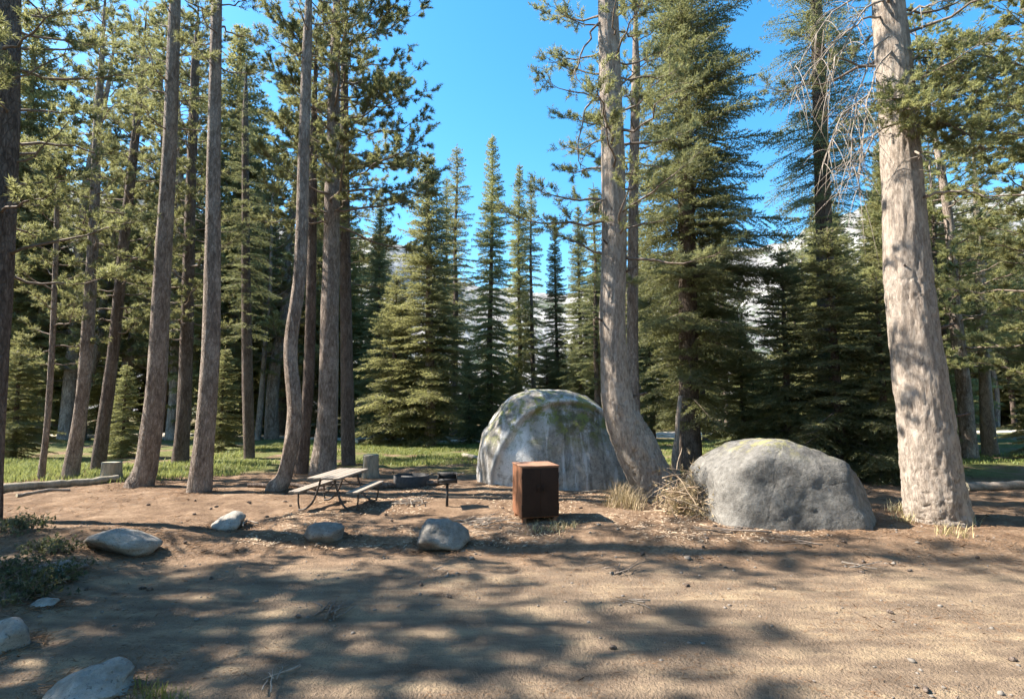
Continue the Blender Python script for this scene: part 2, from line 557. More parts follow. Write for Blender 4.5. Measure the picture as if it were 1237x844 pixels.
def grid_mesh(xs, ys, zf, keep=None):
    X, Y = np.meshgrid(xs, ys)
    V = np.stack([X, Y, zf(X, Y)], -1)
    nx, ny = len(xs), len(ys)
    i = (np.arange(ny - 1)[:, None] * nx + np.arange(nx - 1)[None])
    q = np.stack([i, i + 1, i + nx + 1, i + nx], -1).reshape(-1, 4)
    V = V.reshape(-1, 3)
    if keep is not None:
        k = keep(V[:, 0], V[:, 1])
        q = q[k[q].all(1)]
        used = np.unique(q); mp = np.full(len(V), -1); mp[used] = np.arange(len(used))
        V, q = V[used], mp[q]
    return V, q


gx = axis(-1800, 1800, -16, 16, 0.11, 1.1)
gy = axis(-900, 2500, 3.0, 20, 0.085, 1.05)
V, Q = grid_mesh(gx, gy, zg)
tag(link('ground', mesh_data('ground', V, [Q], M['dirt'])), kind='structure')

rx = axis(-60, 60, -14, 14, 0.10, 1.1)
ry = np.arange(-3.0, 11.0, 0.09)
V, Q = grid_mesh(rx, ry, lambda x, y: zg(x, y) + 0.005, lambda x, y: y < road_edge(x) - 0.12 + 0.12 * fbm(np.stack([x * 2.2, y * 2.2, 0 * x], -1), 3, 77))
tag(link('dirt_road', mesh_data('dirt_road', V, [Q], M['dirt'])), kind='structure')

bx_ = axis(-120, 160, -30, 40, 0.8, 1.2)
by_ = np.arange(36.0, 50.0, 0.5)
V, Q = grid_mesh(bx_, by_, lambda x, y: zg(x, y) + 0.02, lambda x, y: np.abs(y - 43 - 1.0 * np.sin(x * 0.08) - 0.5 * fbm(np.stack([x, y, 0 * x], -1) * 0.5, 2, 3)) < 2.6)
tag(link('gravel_road', mesh_data('gravel_road', V, [Q], M['gravel_pale'])), kind='structure')

# granite mountainside behind the forest
th = np.linspace(R(-70), R(70), 220)
rr = np.concatenate([np.linspace(110, 560, 70), np.linspace(570, 900, 14)])
TH, RR = np.meshgrid(th, rr)
hx, hy = RR * np.sin(TH), RR * np.cos(TH)
ang = np.degrees(TH)
el = np.interp(ang, [-70, -40, -25, -14, -6, 0, 6, 12, 20, 27, 34, 42, 70],
               [19, 19, 17, 18.5, 15, 13, 12.5, 14.5, 17, 16.2, 18.5, 17, 15])
q3 = np.stack([hx, hy, 0 * hx], -1)
hz = np.tan(R(1) * el) * 560 * sstep(110, 640, RR) ** 1.15
hz = hz * (1 + 0.10 * fbm(q3 * 0.008, 4, 51)) + 7 * fbm(q3 * 0.03, 5, 61) * sstep(120, 220, RR) - 1.0
V = np.stack([hx, hy, hz], -1).reshape(-1, 3)
nx, ny = len(th), len(rr)
i = (np.arange(ny - 1)[:, None] * nx + np.arange(nx - 1)[None])
Q = np.stack([i, i + 1, i + nx + 1, i + nx], -1).reshape(-1, 4)
tag(link('hills', mesh_data('hills', V, [Q], M['hill'])), kind='structure')

# ------------------------------------------------------------------ trees
def needle_tris(p, d, n, length, width, spread, g):
    """n needles leaving each point p about direction d"""
    N = len(p) * n
    P = np.repeat(p, n, 0); D = np.repeat(d, n, 0)
    rv = unit(g.normal(size=(N, 3)))
    pr = unit(rv - D * (rv * D).sum(1, keepdims=True))
    a = spread * (0.45 + 0.75 * g.random((N, 1)))
    nd = unit(D * np.cos(a) + pr * np.sin(a))
    side = unit(np.cross(nd, unit(g.normal(size=(N, 3)))))
    L = length * (0.7 + 0.6 * g.random((N, 1))); w = width * (0.7 + 0.6 * g.random((N, 1)))
    v = np.stack([P - side * w * 0.5, P + side * w * 0.5, P + nd * L], 1).reshape(-1, 3)
    t = np.arange(N * 3).reshape(-1, 3)
    return v, t


def rot_axis(v, k, a):
    """rotate vectors v about unit axis k by angles a"""
    a = np.asarray(a)[..., None]
    return v * np.cos(a) + np.cross(k, v) * np.sin(a) + k * (k * v).sum(-1, keepdims=True) * (1 - np.cos(a))


def fir_crown(g, ax, z0, z1, Lmax, whorl=0.42, per=6, step=0.055, nn=3, nlen=0.075, nwid=0.014, droop=0.28,
              shape=0.85, gap=0.0, bias=None, lowfull=0.12, twstep=0.085):
    """flat tiered boughs; ax(z) -> trunk point (local); returns foliage (v,t) and limb MB"""
    FV, FD = [], []
    limbs = MB()
    z = z0
    while z < z1 - 0.15:
        u = (z - z0) / (z1 - z0)
        prof = (1 - u) ** shape * min(1.0, 0.45 + u / max(lowfull, 1e-3) * 0.55)
        k = per + int(g.integers(-1, 2))
        a0 = g.random() * 6.28
        for b in range(k):
            if g.random() < gap: continue
            az = a0 + b * 6.283 / k + g.normal() * 0.22
            L = Lmax * prof * (0.5 + 0.7 * g.random()) + 0.12
            if bias is not None: L *= 1 + bias[1] * math.cos(az - bias[0])
            h = np.array((math.cos(az), math.sin(az), 0))
            zz = z + g.normal() * 0.09
            base = ax(zz)
            n = 8
            t = np.linspace(0, 1, n)
            rise = (0.10 + 0.5 * u ** 2 + g.normal() * 0.09)
            dr = droop * (1.2 - 0.8 * u) * (0.8 + 0.4 * g.random())
            path = base + h * (L * t)[:, None] * 0.96
            path[:, 2] += L * (rise * t - dr * 2.0 * t ** 2 + dr * 1.0 * t ** 3)
            lat = np.array((-h[1], h[0], 0))
            path += lat * (L * 0.10 * g.normal() * t ** 2)[:, None]
            limbs.tube(path, np.linspace(0.010 + 0.010 * L, 0.003, n), 3, False)
            # twigs
            m = max(3, int(L / twstep))
            tt = np.linspace(0.12, 1.0, m)
            tp = np.stack([np.interp(tt, t, path[:, c]) for c in range(3)], -1)
            dirs = unit(np.stack([np.interp(tt, t, np.gradient(path[:, c])) for c in range(3)], -1))
            for sgn in (-1, 1):
                tl = (0.42 * L * (1 - tt) ** 0.75 + 0.07) * (0.55 + 0.7 * g.random(m)) * np.minimum(1, 0.35 + tt * 2)
                td = unit(dirs * (0.55 + 0.35 * tt)[:, None] + sgn * lat * 0.85 + np.array((0, 0, 1.0)) * (g.normal(size=(m, 1)) * 0.13 - 0.06))
                cnt = np.maximum(2, (tl / step).astype(int))
                idx = np.repeat(np.arange(m), cnt)
                fr = np.concatenate([np.linspace(0.1, 1, c) for c in cnt])
                pts = tp[idx] + td[idx] * (tl[idx] * fr)[:, None]
                pts[:, 2] -= (fr ** 2) * tl[idx] * 0.12
                FV.append(pts); FD.append(td[idx])
            FV.append(tp); FD.append(dirs)
        z += whorl * (0.75 + 0.5 * g.random()) * (1 - 0.45 * u)
    # leader
    top = np.stack([ax(q) for q in np.linspace(z1 - 0.7, z1 + 0.15, 14)])
    FV.append(top); FD.append(np.tile([[0, 0, 1.0]], (14, 1)))
    P = np.concatenate(FV); D = np.concatenate(FD)
    v, tr = needle_tris(P, D, nn, nlen, nwid, 0.75, g)
    return v, tr, limbs


def pine_crown(g, ax, z0, z1, Lmax, nbr=60, nn=28, nlen=0.12, nwid=0.018, bias=None, topshape=0.6, low=0.55, tufts=4.0, droopy=0.0):
    """irregular pine boughs ending in bottle-brush tufts"""
    TP, TD = [], []
    limbs = MB()
    zs = z0 + (z1 - z0) * (np.arange(nbr) + g.random(nbr)) / nbr
    az_run = g.random() * 6.28
    for z in zs:
        u = (z - z0) / (z1 - z0)
        az_run += 2.4 + g.normal() * 0.5
        az = az_run
        prof = (1 - u) ** topshape * min(1.0, low + u * 2.2)
        L = Lmax * prof * (0.55 + 0.6 * g.random()) + 0.25
        if bias is not None: L *= max(0.25, 1 + bias[1] * math.cos(az - bias[0]))
        h = np.array((math.cos(az), math.sin(az), 0))
        lat = np.array((-h[1], h[0], 0))
        n = 9
        t = np.linspace(0, 1, n)
        e0 = -0.18 - droopy + 0.75 * u + g.normal() * 0.16
        path = ax(z) + h * (L * t)[:, None]
        path[:, 2] += L * (e0 * t + (0.32 - 0.15 * u) * t ** 2.2)
        wob = np.cumsum(g.normal(size=(n, 2)) * 0.035 * L, 0); wob[0] = 0
        path += lat * wob[:, :1]; path[:, 2] += wob[:, 1] * 0.7
        limbs.tube(path, np.linspace(0.014 + 0.012 * L, 0.005, n), 4, False)
        ns = max(4, int(L * 5.2))
        tt = np.sort(0.28 + 0.72 * g.random(ns) ** 0.8); tt[-1] = 1.0
        sp = np.stack([np.interp(tt, t, path[:, c]) for c in range(3)], -1)
        sd = unit(np.stack([np.interp(tt, t, np.gradient(path[:, c])) for c in range(3)], -1))
        sgn = np.where(np.arange(ns) % 2 == 0, 1.0, -1.0)[:, None]
        dd = unit(sd * (0.5 + 0.5 * tt)[:, None] + sgn * lat * (0.4 + 0.8 * g.random((ns, 1))) + np.array((0, 0, 1.0)) * (0.15 + 0.3 * g.normal(size=(ns, 1))))
        sl = (0.30 + 0.42 * g.random(ns)) * (0.35 + 0.28 * L) * (1.15 - 0.55 * tt)
        for a in range(ns):
            e = sp[a] + dd[a] * sl[a]
            mid = sp[a] + dd[a] * sl[a] * 0.55; mid[2] -= 0.04
            limbs.tube(np.stack([sp[a], mid, e]), (0.007, 0.005, 0.003), 3, False)
            nt = max(2, int(tufts * (0.6 + sl[a] * 1.6) + g.random()))
            f = 0.25 + 0.75 * g.random(nt); f[0] = 1.0
            tp = sp[a] + dd[a] * (sl[a] * f)[:, None]
            td = unit(dd[a] + g.normal(size=(nt, 3)) * 0.55 + np.array((0, 0, 0.35)))
            TP.append(tp); TD.append(td)
    TP = np.concatenate(TP); TD = np.concatenate(TD)
    # each tuft: a short shoot with needles along it
    ln = 0.09 + 0.12 * g.random((len(TP), 1))
    pts, dirs = [], []
    for f in (0.0, 0.33, 0.66, 1.0):
        pts.append(TP + TD * ln * f); dirs.append(TD)
    v, tr = needle_tris(np.concatenate(pts), np.concatenate(dirs), max(2, nn // 4), nlen, nwid, 0.95, g)
    return v, tr, limbs


def trunk_mesh(name, path, rad, mat, g, sides=28, flare=0.0, bark=0.035, step=0.11, ridges=5, furrow=0.0):
    """path (k,3) local, rad (k); flared, furrowed, slightly knobbly"""
    pts = np.concatenate([np.asarray(path, float), np.asarray(rad, float)[:, None]], 1)
    Lz = np.linalg.norm(np.diff(pts[:, :3], axis=0), axis=1).sum()
    n = max(12, int(Lz / step))
    c = spline(pts, n)
    pth, r = c[:, :3], np.maximum(c[:, 3], 0.006)
    d, a, b = frames(pth)
    thv = np.arange(sides) * 2 * math.pi / sides
    cs, sn = np.cos(thv), np.sin(thv)
    zz = np.linspace(0, Lz, n)[:, None]
    so = g.random() * 50
    qn = np.stack(np.broadcast_arrays(cs[None] * 1.2 + so, sn[None] * 1.2, zz * 0.35), -1)
    rel = 1 + 0.07 * fbm(qn, 3, 91)
    qb = np.stack(np.broadcast_arrays(cs[None] * 5 + so, sn[None] * 5, zz * 1.1), -1)
    rel = rel + bark * fbm(qb, 3, 95)
    if furrow:
        qf = np.stack(np.broadcast_arrays(cs[None] * 6 + so, sn[None] * 6, zz * 1.5), -1)
        qf = qf + 0.5 * np.stack([vnoise(qf * 0.8, 3), vnoise(qf * 0.8, 4), vnoise(qf * 0.8, 6)], -1)
        rel = rel - furrow * np.exp(-(np.abs(vnoise(qf, 97)) / 0.16) ** 2) + 0.4 * furrow * vnoise(qf * 3.1, 98)
    if flare:
        rid = 0.55 + 0.45 * np.cos(ridges * thv + g.random() * 6 + 0.8 * np.sin(2 * thv))[None]
        rel = rel + flare * rid * np.exp(-zz / 0.32) + 0.3 * flare * rid * np.exp(-zz / 0.9)
    v = pth[:, None] + (r[:, None] * rel)[..., None] * (a[:, None] * cs[None, :, None] + b[:, None] * sn[None, :, None])
    v = v.reshape(-1, 3)
    i = np.arange(n - 1)[:, None] * sides; j = np.arange(sides)[None]; k = (j + 1) % sides
    q = np.stack([i + j, i + k, i + sides + k, i + sides + j], -1).reshape(-1, 4)
    v = np.concatenate([v, pth[-1:]])
    jj = np.arange(sides)
    t = np.stack([np.full(sides, n * sides), (n - 1) * sides + jj, (n - 1) * sides + (jj + 1) % sides], -1)
    return mesh_data(name, v, [q, t], M[mat] if isinstance(mat, str) else mat)


def axis_fn(path):
    P = np.asarray(path, float)
    zs = P[:, 2]
    return lambda z: np.array((np.interp(z, zs, P[:, 0]), np.interp(z, zs, P[:, 1]), z))


BASES = []
def hero(kind, pxpath, widths, Y, top, label, group=None, bark='bark', crown=None, flare=0.35, seed=1, needles=None, name=None, sides=28, furrow=0.0):
    """tree whose trunk follows a drawn centre line at depth Y up to height `top`"""
    g = np.random.default_rng(seed)
    pts = np.array([at(x, y, Y) for x, y in pxpath])
    rad = np.array([w / 2 * Y / F_PX * math.cos(math.atan((x - PX_X0) / F_PX)) for w, (x, _) in zip(widths, pxpath)])
    b0 = pts[0].copy(); b0[2] = float(zg(b0[0], b0[1]))
    loc = pts - b0
    # start a little under the ground, go on to the top
    first = loc[0].copy(); first[2] = -0.25
    loc[0, 2] = max(loc[0, 2], 0.02)
    end = loc[-1].copy()
    zl = end[2]
    if top > zl + 0.5:
        dirv = (loc[-1] - loc[-2]); dirv = dirv / max(dirv[2], 1e-3)
        k = 4
        for s in range(1, k + 1):
            f = s / k
            z = zl + (top - zl) * f
            p = end + dirv * (z - zl) * 0.5; p[2] = z
            loc = np.vstack([loc, p]); rad = np.append(rad, rad[len(widths) - 1] * (1 - f) + 0.012 * f)
    loc = np.vstack([first, loc]); rad = np.insert(rad, 0, rad[0] * 1.05)
    root = empty(name or (kind + '_tree'), b0)
    tag(root, label, 'tree', group)
    link('trunk', trunk_mesh('trunk', loc, rad, bark, g, sides, flare, step=0.055 if furrow else 0.11, furrow=furrow), root)
    BASES.append((b0[0], b0[1], rad[1] * 1.3))
    if crown:
        c = dict(crown)
        fn = fir_crown if kind == 'fir' else pine_crown
        z0 = c.pop('z0')
        z1 = c.pop('z1', top)
        v, t, limbs = fn(g, axis_fn(loc), z0, z1, c.pop('L'), **c)
        link('crown', mesh_data('crown', v, [t], M[needles or ('fir' if kind == 'fir' else 'pine')], False), root)
        limbs.build('branches', M['twig'], root)
    return root


def dead_branch(root, pts, r0, mat='dead_wood', twigs=6, g=rng, tl=0.6, droop=0.25):
    """bare branch through local points, with side twigs"""
    mb = MB()
    p = spline(np.array(pts, float), 14)
    p[1:-1] += g.normal(size=(12, 3)) * r0 * 0.8
    mb.tube(p, np.linspace(r0, r0 * 0.25, 14), 6)
    for k in range(twigs):
        i = int(g.integers(3, 13))
        d = unit(p[min(i + 1, 13)] - p[i - 1] + g.normal(size=3) * 0.012 * 14)
        d = unit(d + g.normal(size=3) * 0.7); L = tl * (0.4 + 0.9 * g.random())
        tpath = p[i] + d * np.linspace(0, L, 6)[:, None]
        tpath[:, 2] -= droop * L * np.linspace(0, 1, 6) ** 2
        mb.tube(tpath, np.linspace(r0 * 0.38, r0 * 0.1, 6), 4)
    return mb.build('dead_branch', M[mat], root)


exec_trees = True
# --- generic trees: built once, copied with shared meshes
def generic(kind, H, r0, crown, bark, needles, seed, lean=0.02):
    g = np.random.default_rng(seed)
    k = 7
    zz = np.linspace(-0.3, H, k)
    wob = np.cumsum(g.normal(size=(k, 2)) * lean * H / k, 0); wob[:2] = 0
    path = np.column_stack([wob, zz])
    rad = r0 * (1 - np.clip(zz / H, 0, 1)) ** 0.8 + 0.012
    tm = trunk_mesh('trunk', path, rad, bark, g, 14, 0.3, 0.05, 0.3)
    c = dict(crown)
    fn = fir_crown if kind == 'fir' else pine_crown
    v, t, limbs = fn(g, axis_fn(path), c.pop('z0'), H, c.pop('L'), **c)
    cm = mesh_data('crown', v, [t], M[needles], False)
    lm = limbs.mesh('branches', M['twig'])
    return dict(kind=kind, H=H, trunk=tm, crown=cm, branches=lm, tris=len(t))


GEN = {
    'spire': generic('fir', 21, 0.26, dict(z0=1.6, L=2.5, whorl=0.46, per=7, shape=0.75, nlen=0.15, nwid=0.044, step=0.085, twstep=0.12, nn=3), 'bark_dark', 'fir', 101),
    'spire_open': generic('fir', 22, 0.27, dict(z0=5.0, L=2.1, whorl=0.55, per=6, shape=0.6, nlen=0.15, nwid=0.042, step=0.09, twstep=0.13, nn=3, gap=0.12), 'bark_dark', 'fir', 102),
    'spire_pale': generic('fir', 19, 0.28, dict(z0=0.7, L=2.7, whorl=0.44, per=7, shape=0.7, nlen=0.15, nwid=0.044, step=0.085, twstep=0.12, nn=3), 'bark', 'fir_pale', 103),
    'spire_ragged': generic('fir', 20, 0.25, dict(z0=3.2, L=2.3, whorl=0.6, per=5, shape=0.5, nlen=0.15, nwid=0.044, step=0.09, twstep=0.13, nn=3, gap=0.28, bias=(1.0, 0.25)), 'bark_dark', 'fir', 108, 0.05),
    'young': generic('fir', 8, 0.13, dict(z0=0.3, L=2.1, whorl=0.30, per=7, shape=0.8, nlen=0.10, nwid=0.030, step=0.06, twstep=0.085, nn=3), 'bark_dark', 'fir', 104),
    'pine_full': generic('pine', 21, 0.27, dict(z0=4.0, L=3.1, nbr=105, nn=20, nlen=0.15, nwid=0.034, low=0.7), 'bark', 'pine', 105, 0.05),
    'pine_thin': generic('pine', 19, 0.20, dict(z0=5.0, L=2.4, nbr=70, nn=18, nlen=0.15, nwid=0.032), 'bark', 'pine', 106, 0.06),
}
for new, src, mt in (('spire_grey', 'spire', 'fir_pale'), ('spire_open_grey', 'spire_open', 'fir_pale'), ('young_pale', 'young', 'fir_pale'), ('pine_sunlit', 'pine_full', 'fir_pale')):
    d_ = dict(GEN[src]); d_['needles'] = mt; GEN[new] = d_          # same meshes, paler needles; on the pine they paint in missing sun
USED = {}


def place(kind, x, y, h, rz, label, group, name=None, sx=1.0):
    G_ = GEN[kind]
    s = h / G_['H']
    root = empty(name or (G_['kind'] + '_tree'), (x, y, float(zg(x, y))), rz)
    root.scale = (s * sx, s * sx, s)
    for part in ('trunk', 'branches', 'crown'):
        o = bpy.data.objects.new(part, G_[part]); col.objects.link(o); o.parent = root
        if part == 'crown' and G_.get('needles'):
            o.material_slots[0].link = 'OBJECT'; o.material_slots[0].material = M[G_['needles']]
    if group == 'forest trees behind the campsite': root.rotation_euler = (rng.normal() * 0.018, rng.normal() * 0.018, rz)
    tag(root, label, 'tree', group)
    return root


# --- the named trees of the campsite
hero('pine', [(168, 593), (177, 560), (186, 500), (191, 430), (198, 300), (206, 150), (211, 20)], [40, 30, 27, 25, 22, 19, 15], 16.4, 22,
     'tall pine with sweeping curved foot at the inner end of the border log', crown=dict(z0=10.5, L=1.8, nbr=34), seed=1)
hero('pine', [(240, 604), (246, 540), (254, 430), (257, 300), (258, 200), (262, 0)], [30, 25, 23, 21, 18, 14], 15.0, 20,
     'slim straight pine with a bright left edge between curved pine and crooked pine', crown=dict(z0=12.0, L=1.5, nbr=22), seed=2)
hero('pine', [(334, 602), (345, 570), (356, 500), (351, 420), (362, 330), (367, 180), (371, 60)], [27, 19, 18, 17, 16, 14, 12], 15.2, 19,
     'slender crooked pine with a kinked trunk beside the picnic table', crown=dict(z0=12.3, L=1.4, nbr=20), seed=3)
hero('pine', [(362, 579), (368, 520), (374, 430), (378, 200)], [20, 14, 13, 11], 19.0, 17,
     'dark pine standing close behind the crooked pine', crown=dict(z0=12, L=1.5, nbr=26), seed=4, bark='bark_dark')
hero('pine', [(389, 580), (396, 500), (398, 400), (401, 250), (404, 100)], [32, 24, 22, 19, 15], 18.5, 23,
     'stout pine with a dense dark bushy crown behind the picnic table', crown=dict(z0=8.6, L=3.3, nbr=130, bias=(0.0, 0.15), low=0.85, nn=36, nwid=0.021, nlen=0.13), seed=5)
hero('pine', [(421, 563), (419, 450), (417, 300), (416, 100)], [17, 15, 13, 10], 21.5, 20,
     'thin dark pine right of the stout bushy pine', crown=dict(z0=7, L=1.9, nbr=40), seed=6, bark='bark_dark')
hero('fir', [(301, 557), (299, 450), (297, 300), (296, 150)], [14, 13, 11, 9], 24.5, 19,
     'straight dark fir on the green strip behind the slim pine', crown=dict(z0=5.0, L=1.6, gap=0.25, whorl=0.55), seed=7, bark='bark_dark')
hero('pine', [(85, 580), (97, 500), (104, 430), (112, 300), (118, 150)], [24, 18, 17, 15, 12], 18.0, 18,
     'leaning pine with pale lit edge just behind the border log', crown=dict(z0=6.5, L=1.6, nbr=50), seed=8)
hero('pine', [(118, 569), (127, 500), (136, 430), (150, 290), (165, 150)], [20, 17, 15, 13, 11], 20.0, 18,
     'dark pine leaning right over the cut stump by the border log', crown=dict(z0=5.0, L=2.4, nbr=70), seed=9, bark='bark_dark')
hero('pine', [(49, 584), (55, 530), (60, 470), (66, 350), (70, 200)], [10, 8, 8, 7, 6], 17.6, 11,
     'spindly young pine in the bright grass behind the border log', crown=dict(z0=3.5, L=1.3, nbr=30), seed=10)
hero('pine', [(217, 563), (222, 500), (225, 430), (230, 250), (236, 80)], [22, 18, 17, 14, 11], 22.0, 20,
     'dark pine half hidden between the curved pine and the slim pine', crown=dict(z0=5.0, L=2.5, nbr=76), seed=11, bark='bark_dark')
far_left = hero('pine', [(-26, 642), (-14, 480), (-2, 300), (5, 150), (10, 0)], [60, 44, 42, 40, 36], 11.1, 20,
     'thick shaded pine trunk at the open end of the border log', crown=dict(z0=4.8, L=2.2, nbr=80, bias=(0.3, 0.2), low=0.8), seed=13, flare=0.4, bark='bark_dark')

centre = hero('pine', [(796, 607), (786, 577), (768, 540), (749, 495), (742, 450), (740, 380), (742, 300), (740, 200), (737, 100), (734, 0)],
     [58, 52, 48, 40, 34, 32, 31, 29, 28, 26], 14.4, 25,
     'large old pine with swollen bent foot between the two boulders', crown=dict(z0=6.0, L=3.0, nbr=84, nn=20, nlen=0.11, nwid=0.018, low=0.75, tufts=5.5), seed=14, flare=0.3, bark='bark_pale', sides=72, furrow=0.055)
g = np.random.default_rng(3)
cb = np.array(centre.location)
def cl(px, py, Y, o=cb): return tuple(at(px, py, Y) - o)
dead_branch(centre, [cl(731, 20, 14.4), cl(714, 40, 14.2), cl(700, 70, 14.0), cl(695, 90, 13.9), cl(706, 108, 13.8)], 0.035, 'twig', 4, g, 0.4)
dead_branch(centre, [cl(730, 115, 14.4), cl(712, 125, 14.2), cl(703, 150, 14.0), cl(698, 185, 13.9), cl(702, 205, 13.9)], 0.035, 'twig', 4, g, 0.4)
dead_branch(centre, [cl(735, 240, 14.3), cl(722, 243, 14.0), cl(712, 252, 13.8), cl(702, 262, 13.6)], 0.03, 'dead_wood', 7, g, 0.4)
dead_branch(centre, [cl(745, 190, 14.3), cl(775, 198, 14.2), cl(798, 202, 14.0), cl(812, 220, 13.9)], 0.03, 'dead_wood', 4, g, 0.4)
dead_branch(centre, [cl(745, 10, 14.3), cl(775, 2, 14.1), cl(800, -20, 14.0)], 0.04, 'dead_wood', 3, g, 0.4)

hero('pine', [(768, 566), (766, 500), (764, 400), (765, 250), (768, 100)], [17, 15, 14, 13, 11], 17.6, 18,
     'thin reddish pine trunk right behind the large old pine', crown=dict(z0=8.5, L=1.8, nbr=30), seed=15)
hero('fir', [(833, 549), (832, 480), (830, 300), (827, 120), (825, 0)], [30, 25, 22, 17, 13], 20.5, 22,
     'massive dense dark fir behind the gap between the boulders', crown=dict(z0=1.9, L=3.7, shape=0.45, whorl=0.44, per=7, bias=(0.4, 0.18), nlen=0.13, nwid=0.034, step=0.08, twstep=0.1, lowfull=0.2, gap=0.16), seed=16, bark='bark_dark')
hero('pine', [(816, 550), (818, 527), (819, 505), (822, 478)], [9, 6, 6, 5], 18.2, 0,
     'bleached dead sapling snag in front of the massive fir', crown=None, seed=17, bark='bark_pale', name='dead_snag')
hero('fir', [(1003, 556), (1001, 470), (997, 330), (991, 150), (986, 0)], [30, 26, 23, 19, 15], 21.0, 24,
     'tall fir with bare dark lower trunk rising above the young firs', crown=dict(z0=9.5, L=2.9, shape=0.5, whorl=0.5, per=6, gap=0.15, nlen=0.12, nwid=0.026, step=0.08, twstep=0.12), seed=18, bark='bark_dark')
right = hero('pine', [(1136, 636), (1128, 590), (1120, 530), (1110, 450), (1100, 370), (1094, 300), (1086, 150), (1073, 0)],
     [86, 80, 75, 68, 62, 57, 49, 43], 11.7, 24,
     'huge pale barked pine with bare drooping branches beside the log kerb', crown=dict(z0=9.4, L=3.4, nbr=60, nn=18, nlen=0.11, nwid=0.018), seed=19, flare=0.32, bark='bark_pale', sides=90, furrow=0.045)
cb = np.array(right.location)
br = [
    [(1066, 20), (1040, 25), (1005, 55), (975, 90), (955, 125)],
    [(1068, 0), (1045, 10), (1020, 50), (1005, 95), (1000, 130)],
    [(1072, 45), (1055, 60), (1038, 110), (1030, 160), (1026, 210)],
    [(1078, 112), (1050, 115), (1022, 135), (1005, 165), (990, 210)],
    [(1078, 60), (1062, 80), (1047, 130), (1040, 190), (1038, 240)],
    [(1082, 150), (1060, 160), (1045, 185), (1035, 215)],
    [(1062, -30), (1030, 0), (1000, 20), (970, 70), (950, 95)],
]
for bi, b in enumerate(br):
    dead_branch(right, [cl(x, y, 11.6 - 0.3 * i - 0.1 * (bi % 3), cb) for i, (x, y) in enumerate(b)], 0.026, 'dead_wood', 22, g, 0.8, 0.8)
for b in ([(1095, 185), (1112, 186), (1122, 200), (1126, 225)], [(1095, 75), (1130, 55), (1165, 50), (1210, 58)], [(1092, 20), (1115, 8), (1150, 0)],
          [(1100, 95), (1140, 90), (1190, 92), (1237, 85)], [(1112, 240), (1150, 230), (1185, 236), (1230, 250)]):
    dead_branch(right, [cl(x, y, 11.5 - 0.25 * i, cb) for i, (x, y) in enumerate(b)], 0.032, 'dead_wood', 6, g, 0.5)
for root, spots_, Yt in ((right, [(1118, 520, 0.3), (1140, 505, 1.0), (1090, 330, -0.5), (1120, 400, 0.9), (1098, 250, 0.2)], 11.7), (centre, [(760, 480, 0.9), (733, 390, -0.9), (752, 330, 0.8), (738, 300, -0.6), (770, 555, 0.2)], 14.4)):
    lo = np.array(root.location)
    for sx_, sy_, a_ in spots_:
        p0 = at(sx_, sy_, Yt) - lo
        dv = np.array((math.sin(a_), -math.cos(a_), 0.25)); st_ = MB()
        st_.tube(p0 + dv * np.linspace(0.05, 0.36 + 0.15 * g.random(), 5)[:, None], np.array((0.05, 0.036, 0.03, 0.027, 0.022)), 8)
        st_.build('broken_stub', M['bark_dark'], root)
# leafy low boughs of the huge pine, on its right
gb = np.random.default_rng(44)
TP, TD = [], []
bl = MB()
for b in ([(1096, 128), (1075, 118), (1092, 132), (1130, 125)], [(1100, 110), (1140, 105), (1180, 120), (1225, 130)], [(1100, 90), (1150, 85), (1200, 95), (1260, 110)],
          [(1100, 140), (1130, 145), (1165, 160), (1190, 180)], [(1098, 60), (1140, 60), (1200, 70), (1270, 90)], [(1100, 150), (1150, 150), (1210, 160), (1280, 170)]):
    P = spline(np.array([cl(x, y, 11.5 - 0.35 * i, cb) for i, (x, y) in enumerate(b)]), 30)
    bl.tube(P[:], np.linspace(0.03, 0.006, 30), 5)
    for k in range(70):
        i = int(gb.integers(5, 30)); L = 0.25 + 0.5 * gb.random()
        d = unit(np.array([gb.normal(), gb.normal(), gb.normal() * 0.35]))
        bl.tube(np.stack([P[i], P[i] + d * L]), (0.006, 0.003), 3, False)
        f = 0.3 + 0.7 * gb.random(5)
        TP.append(P[i] + d * (L * f)[:, None]); TD.append(unit(d + gb.normal(size=(5, 3)) * 0.6))
TP = np.concatenate(TP); TD = np.concatenate(TD)
pp = np.concatenate([TP + TD * f for f in (0, 0.04, 0.08, 0.12)]); dd = np.concatenate([TD] * 4)
v, t = needle_tris(pp, dd, 7, 0.085, 0.015, 0.9, gb)
link('low_foliage', mesh_data('low_foliage', v, [t], M['fir_pale'], False), right)  # paler needles than the crown, painting sun onto these boughs
bl.build('low_boughs', M['twig'], right)

hero('fir', [(1194, 520), (1190, 460), (1186, 400), (1183, 300)], [20, 15, 14, 12], 26.0, 17,
     'slim pale fir trunk standing behind the huge pine by the bright gravel', crown=dict(z0=5.0, L=1.9, nlen=0.1, nwid=0.02, step=0.08, twstep=0.12), seed=20, bark='bark_pale', needles='fir_pale')

LANDMARKS = [(-40, 'thick shaded pine'), (90, 'border log'), (170, 'curved pine'), (250, 'slim straight pine'), (345, 'crooked pine'), (400, 'stout bushy pine'),
             (447, 'stump by the table'), (520, 'yellowish fir'), (592, 'tallest spire'), (665, 'domed boulder'), (750, 'large old pine'), (830, 'massive fir'),
             (940, 'yellow capped boulder'), (1012, 'tallest young fir'), (1120, 'huge pale pine'), (1220, 'pale log by the sunny patch')]
def mark_of(px): return LANDMARKS[int(np.argmin([abs(px - q) for q, _ in LANDMARKS]))][1]
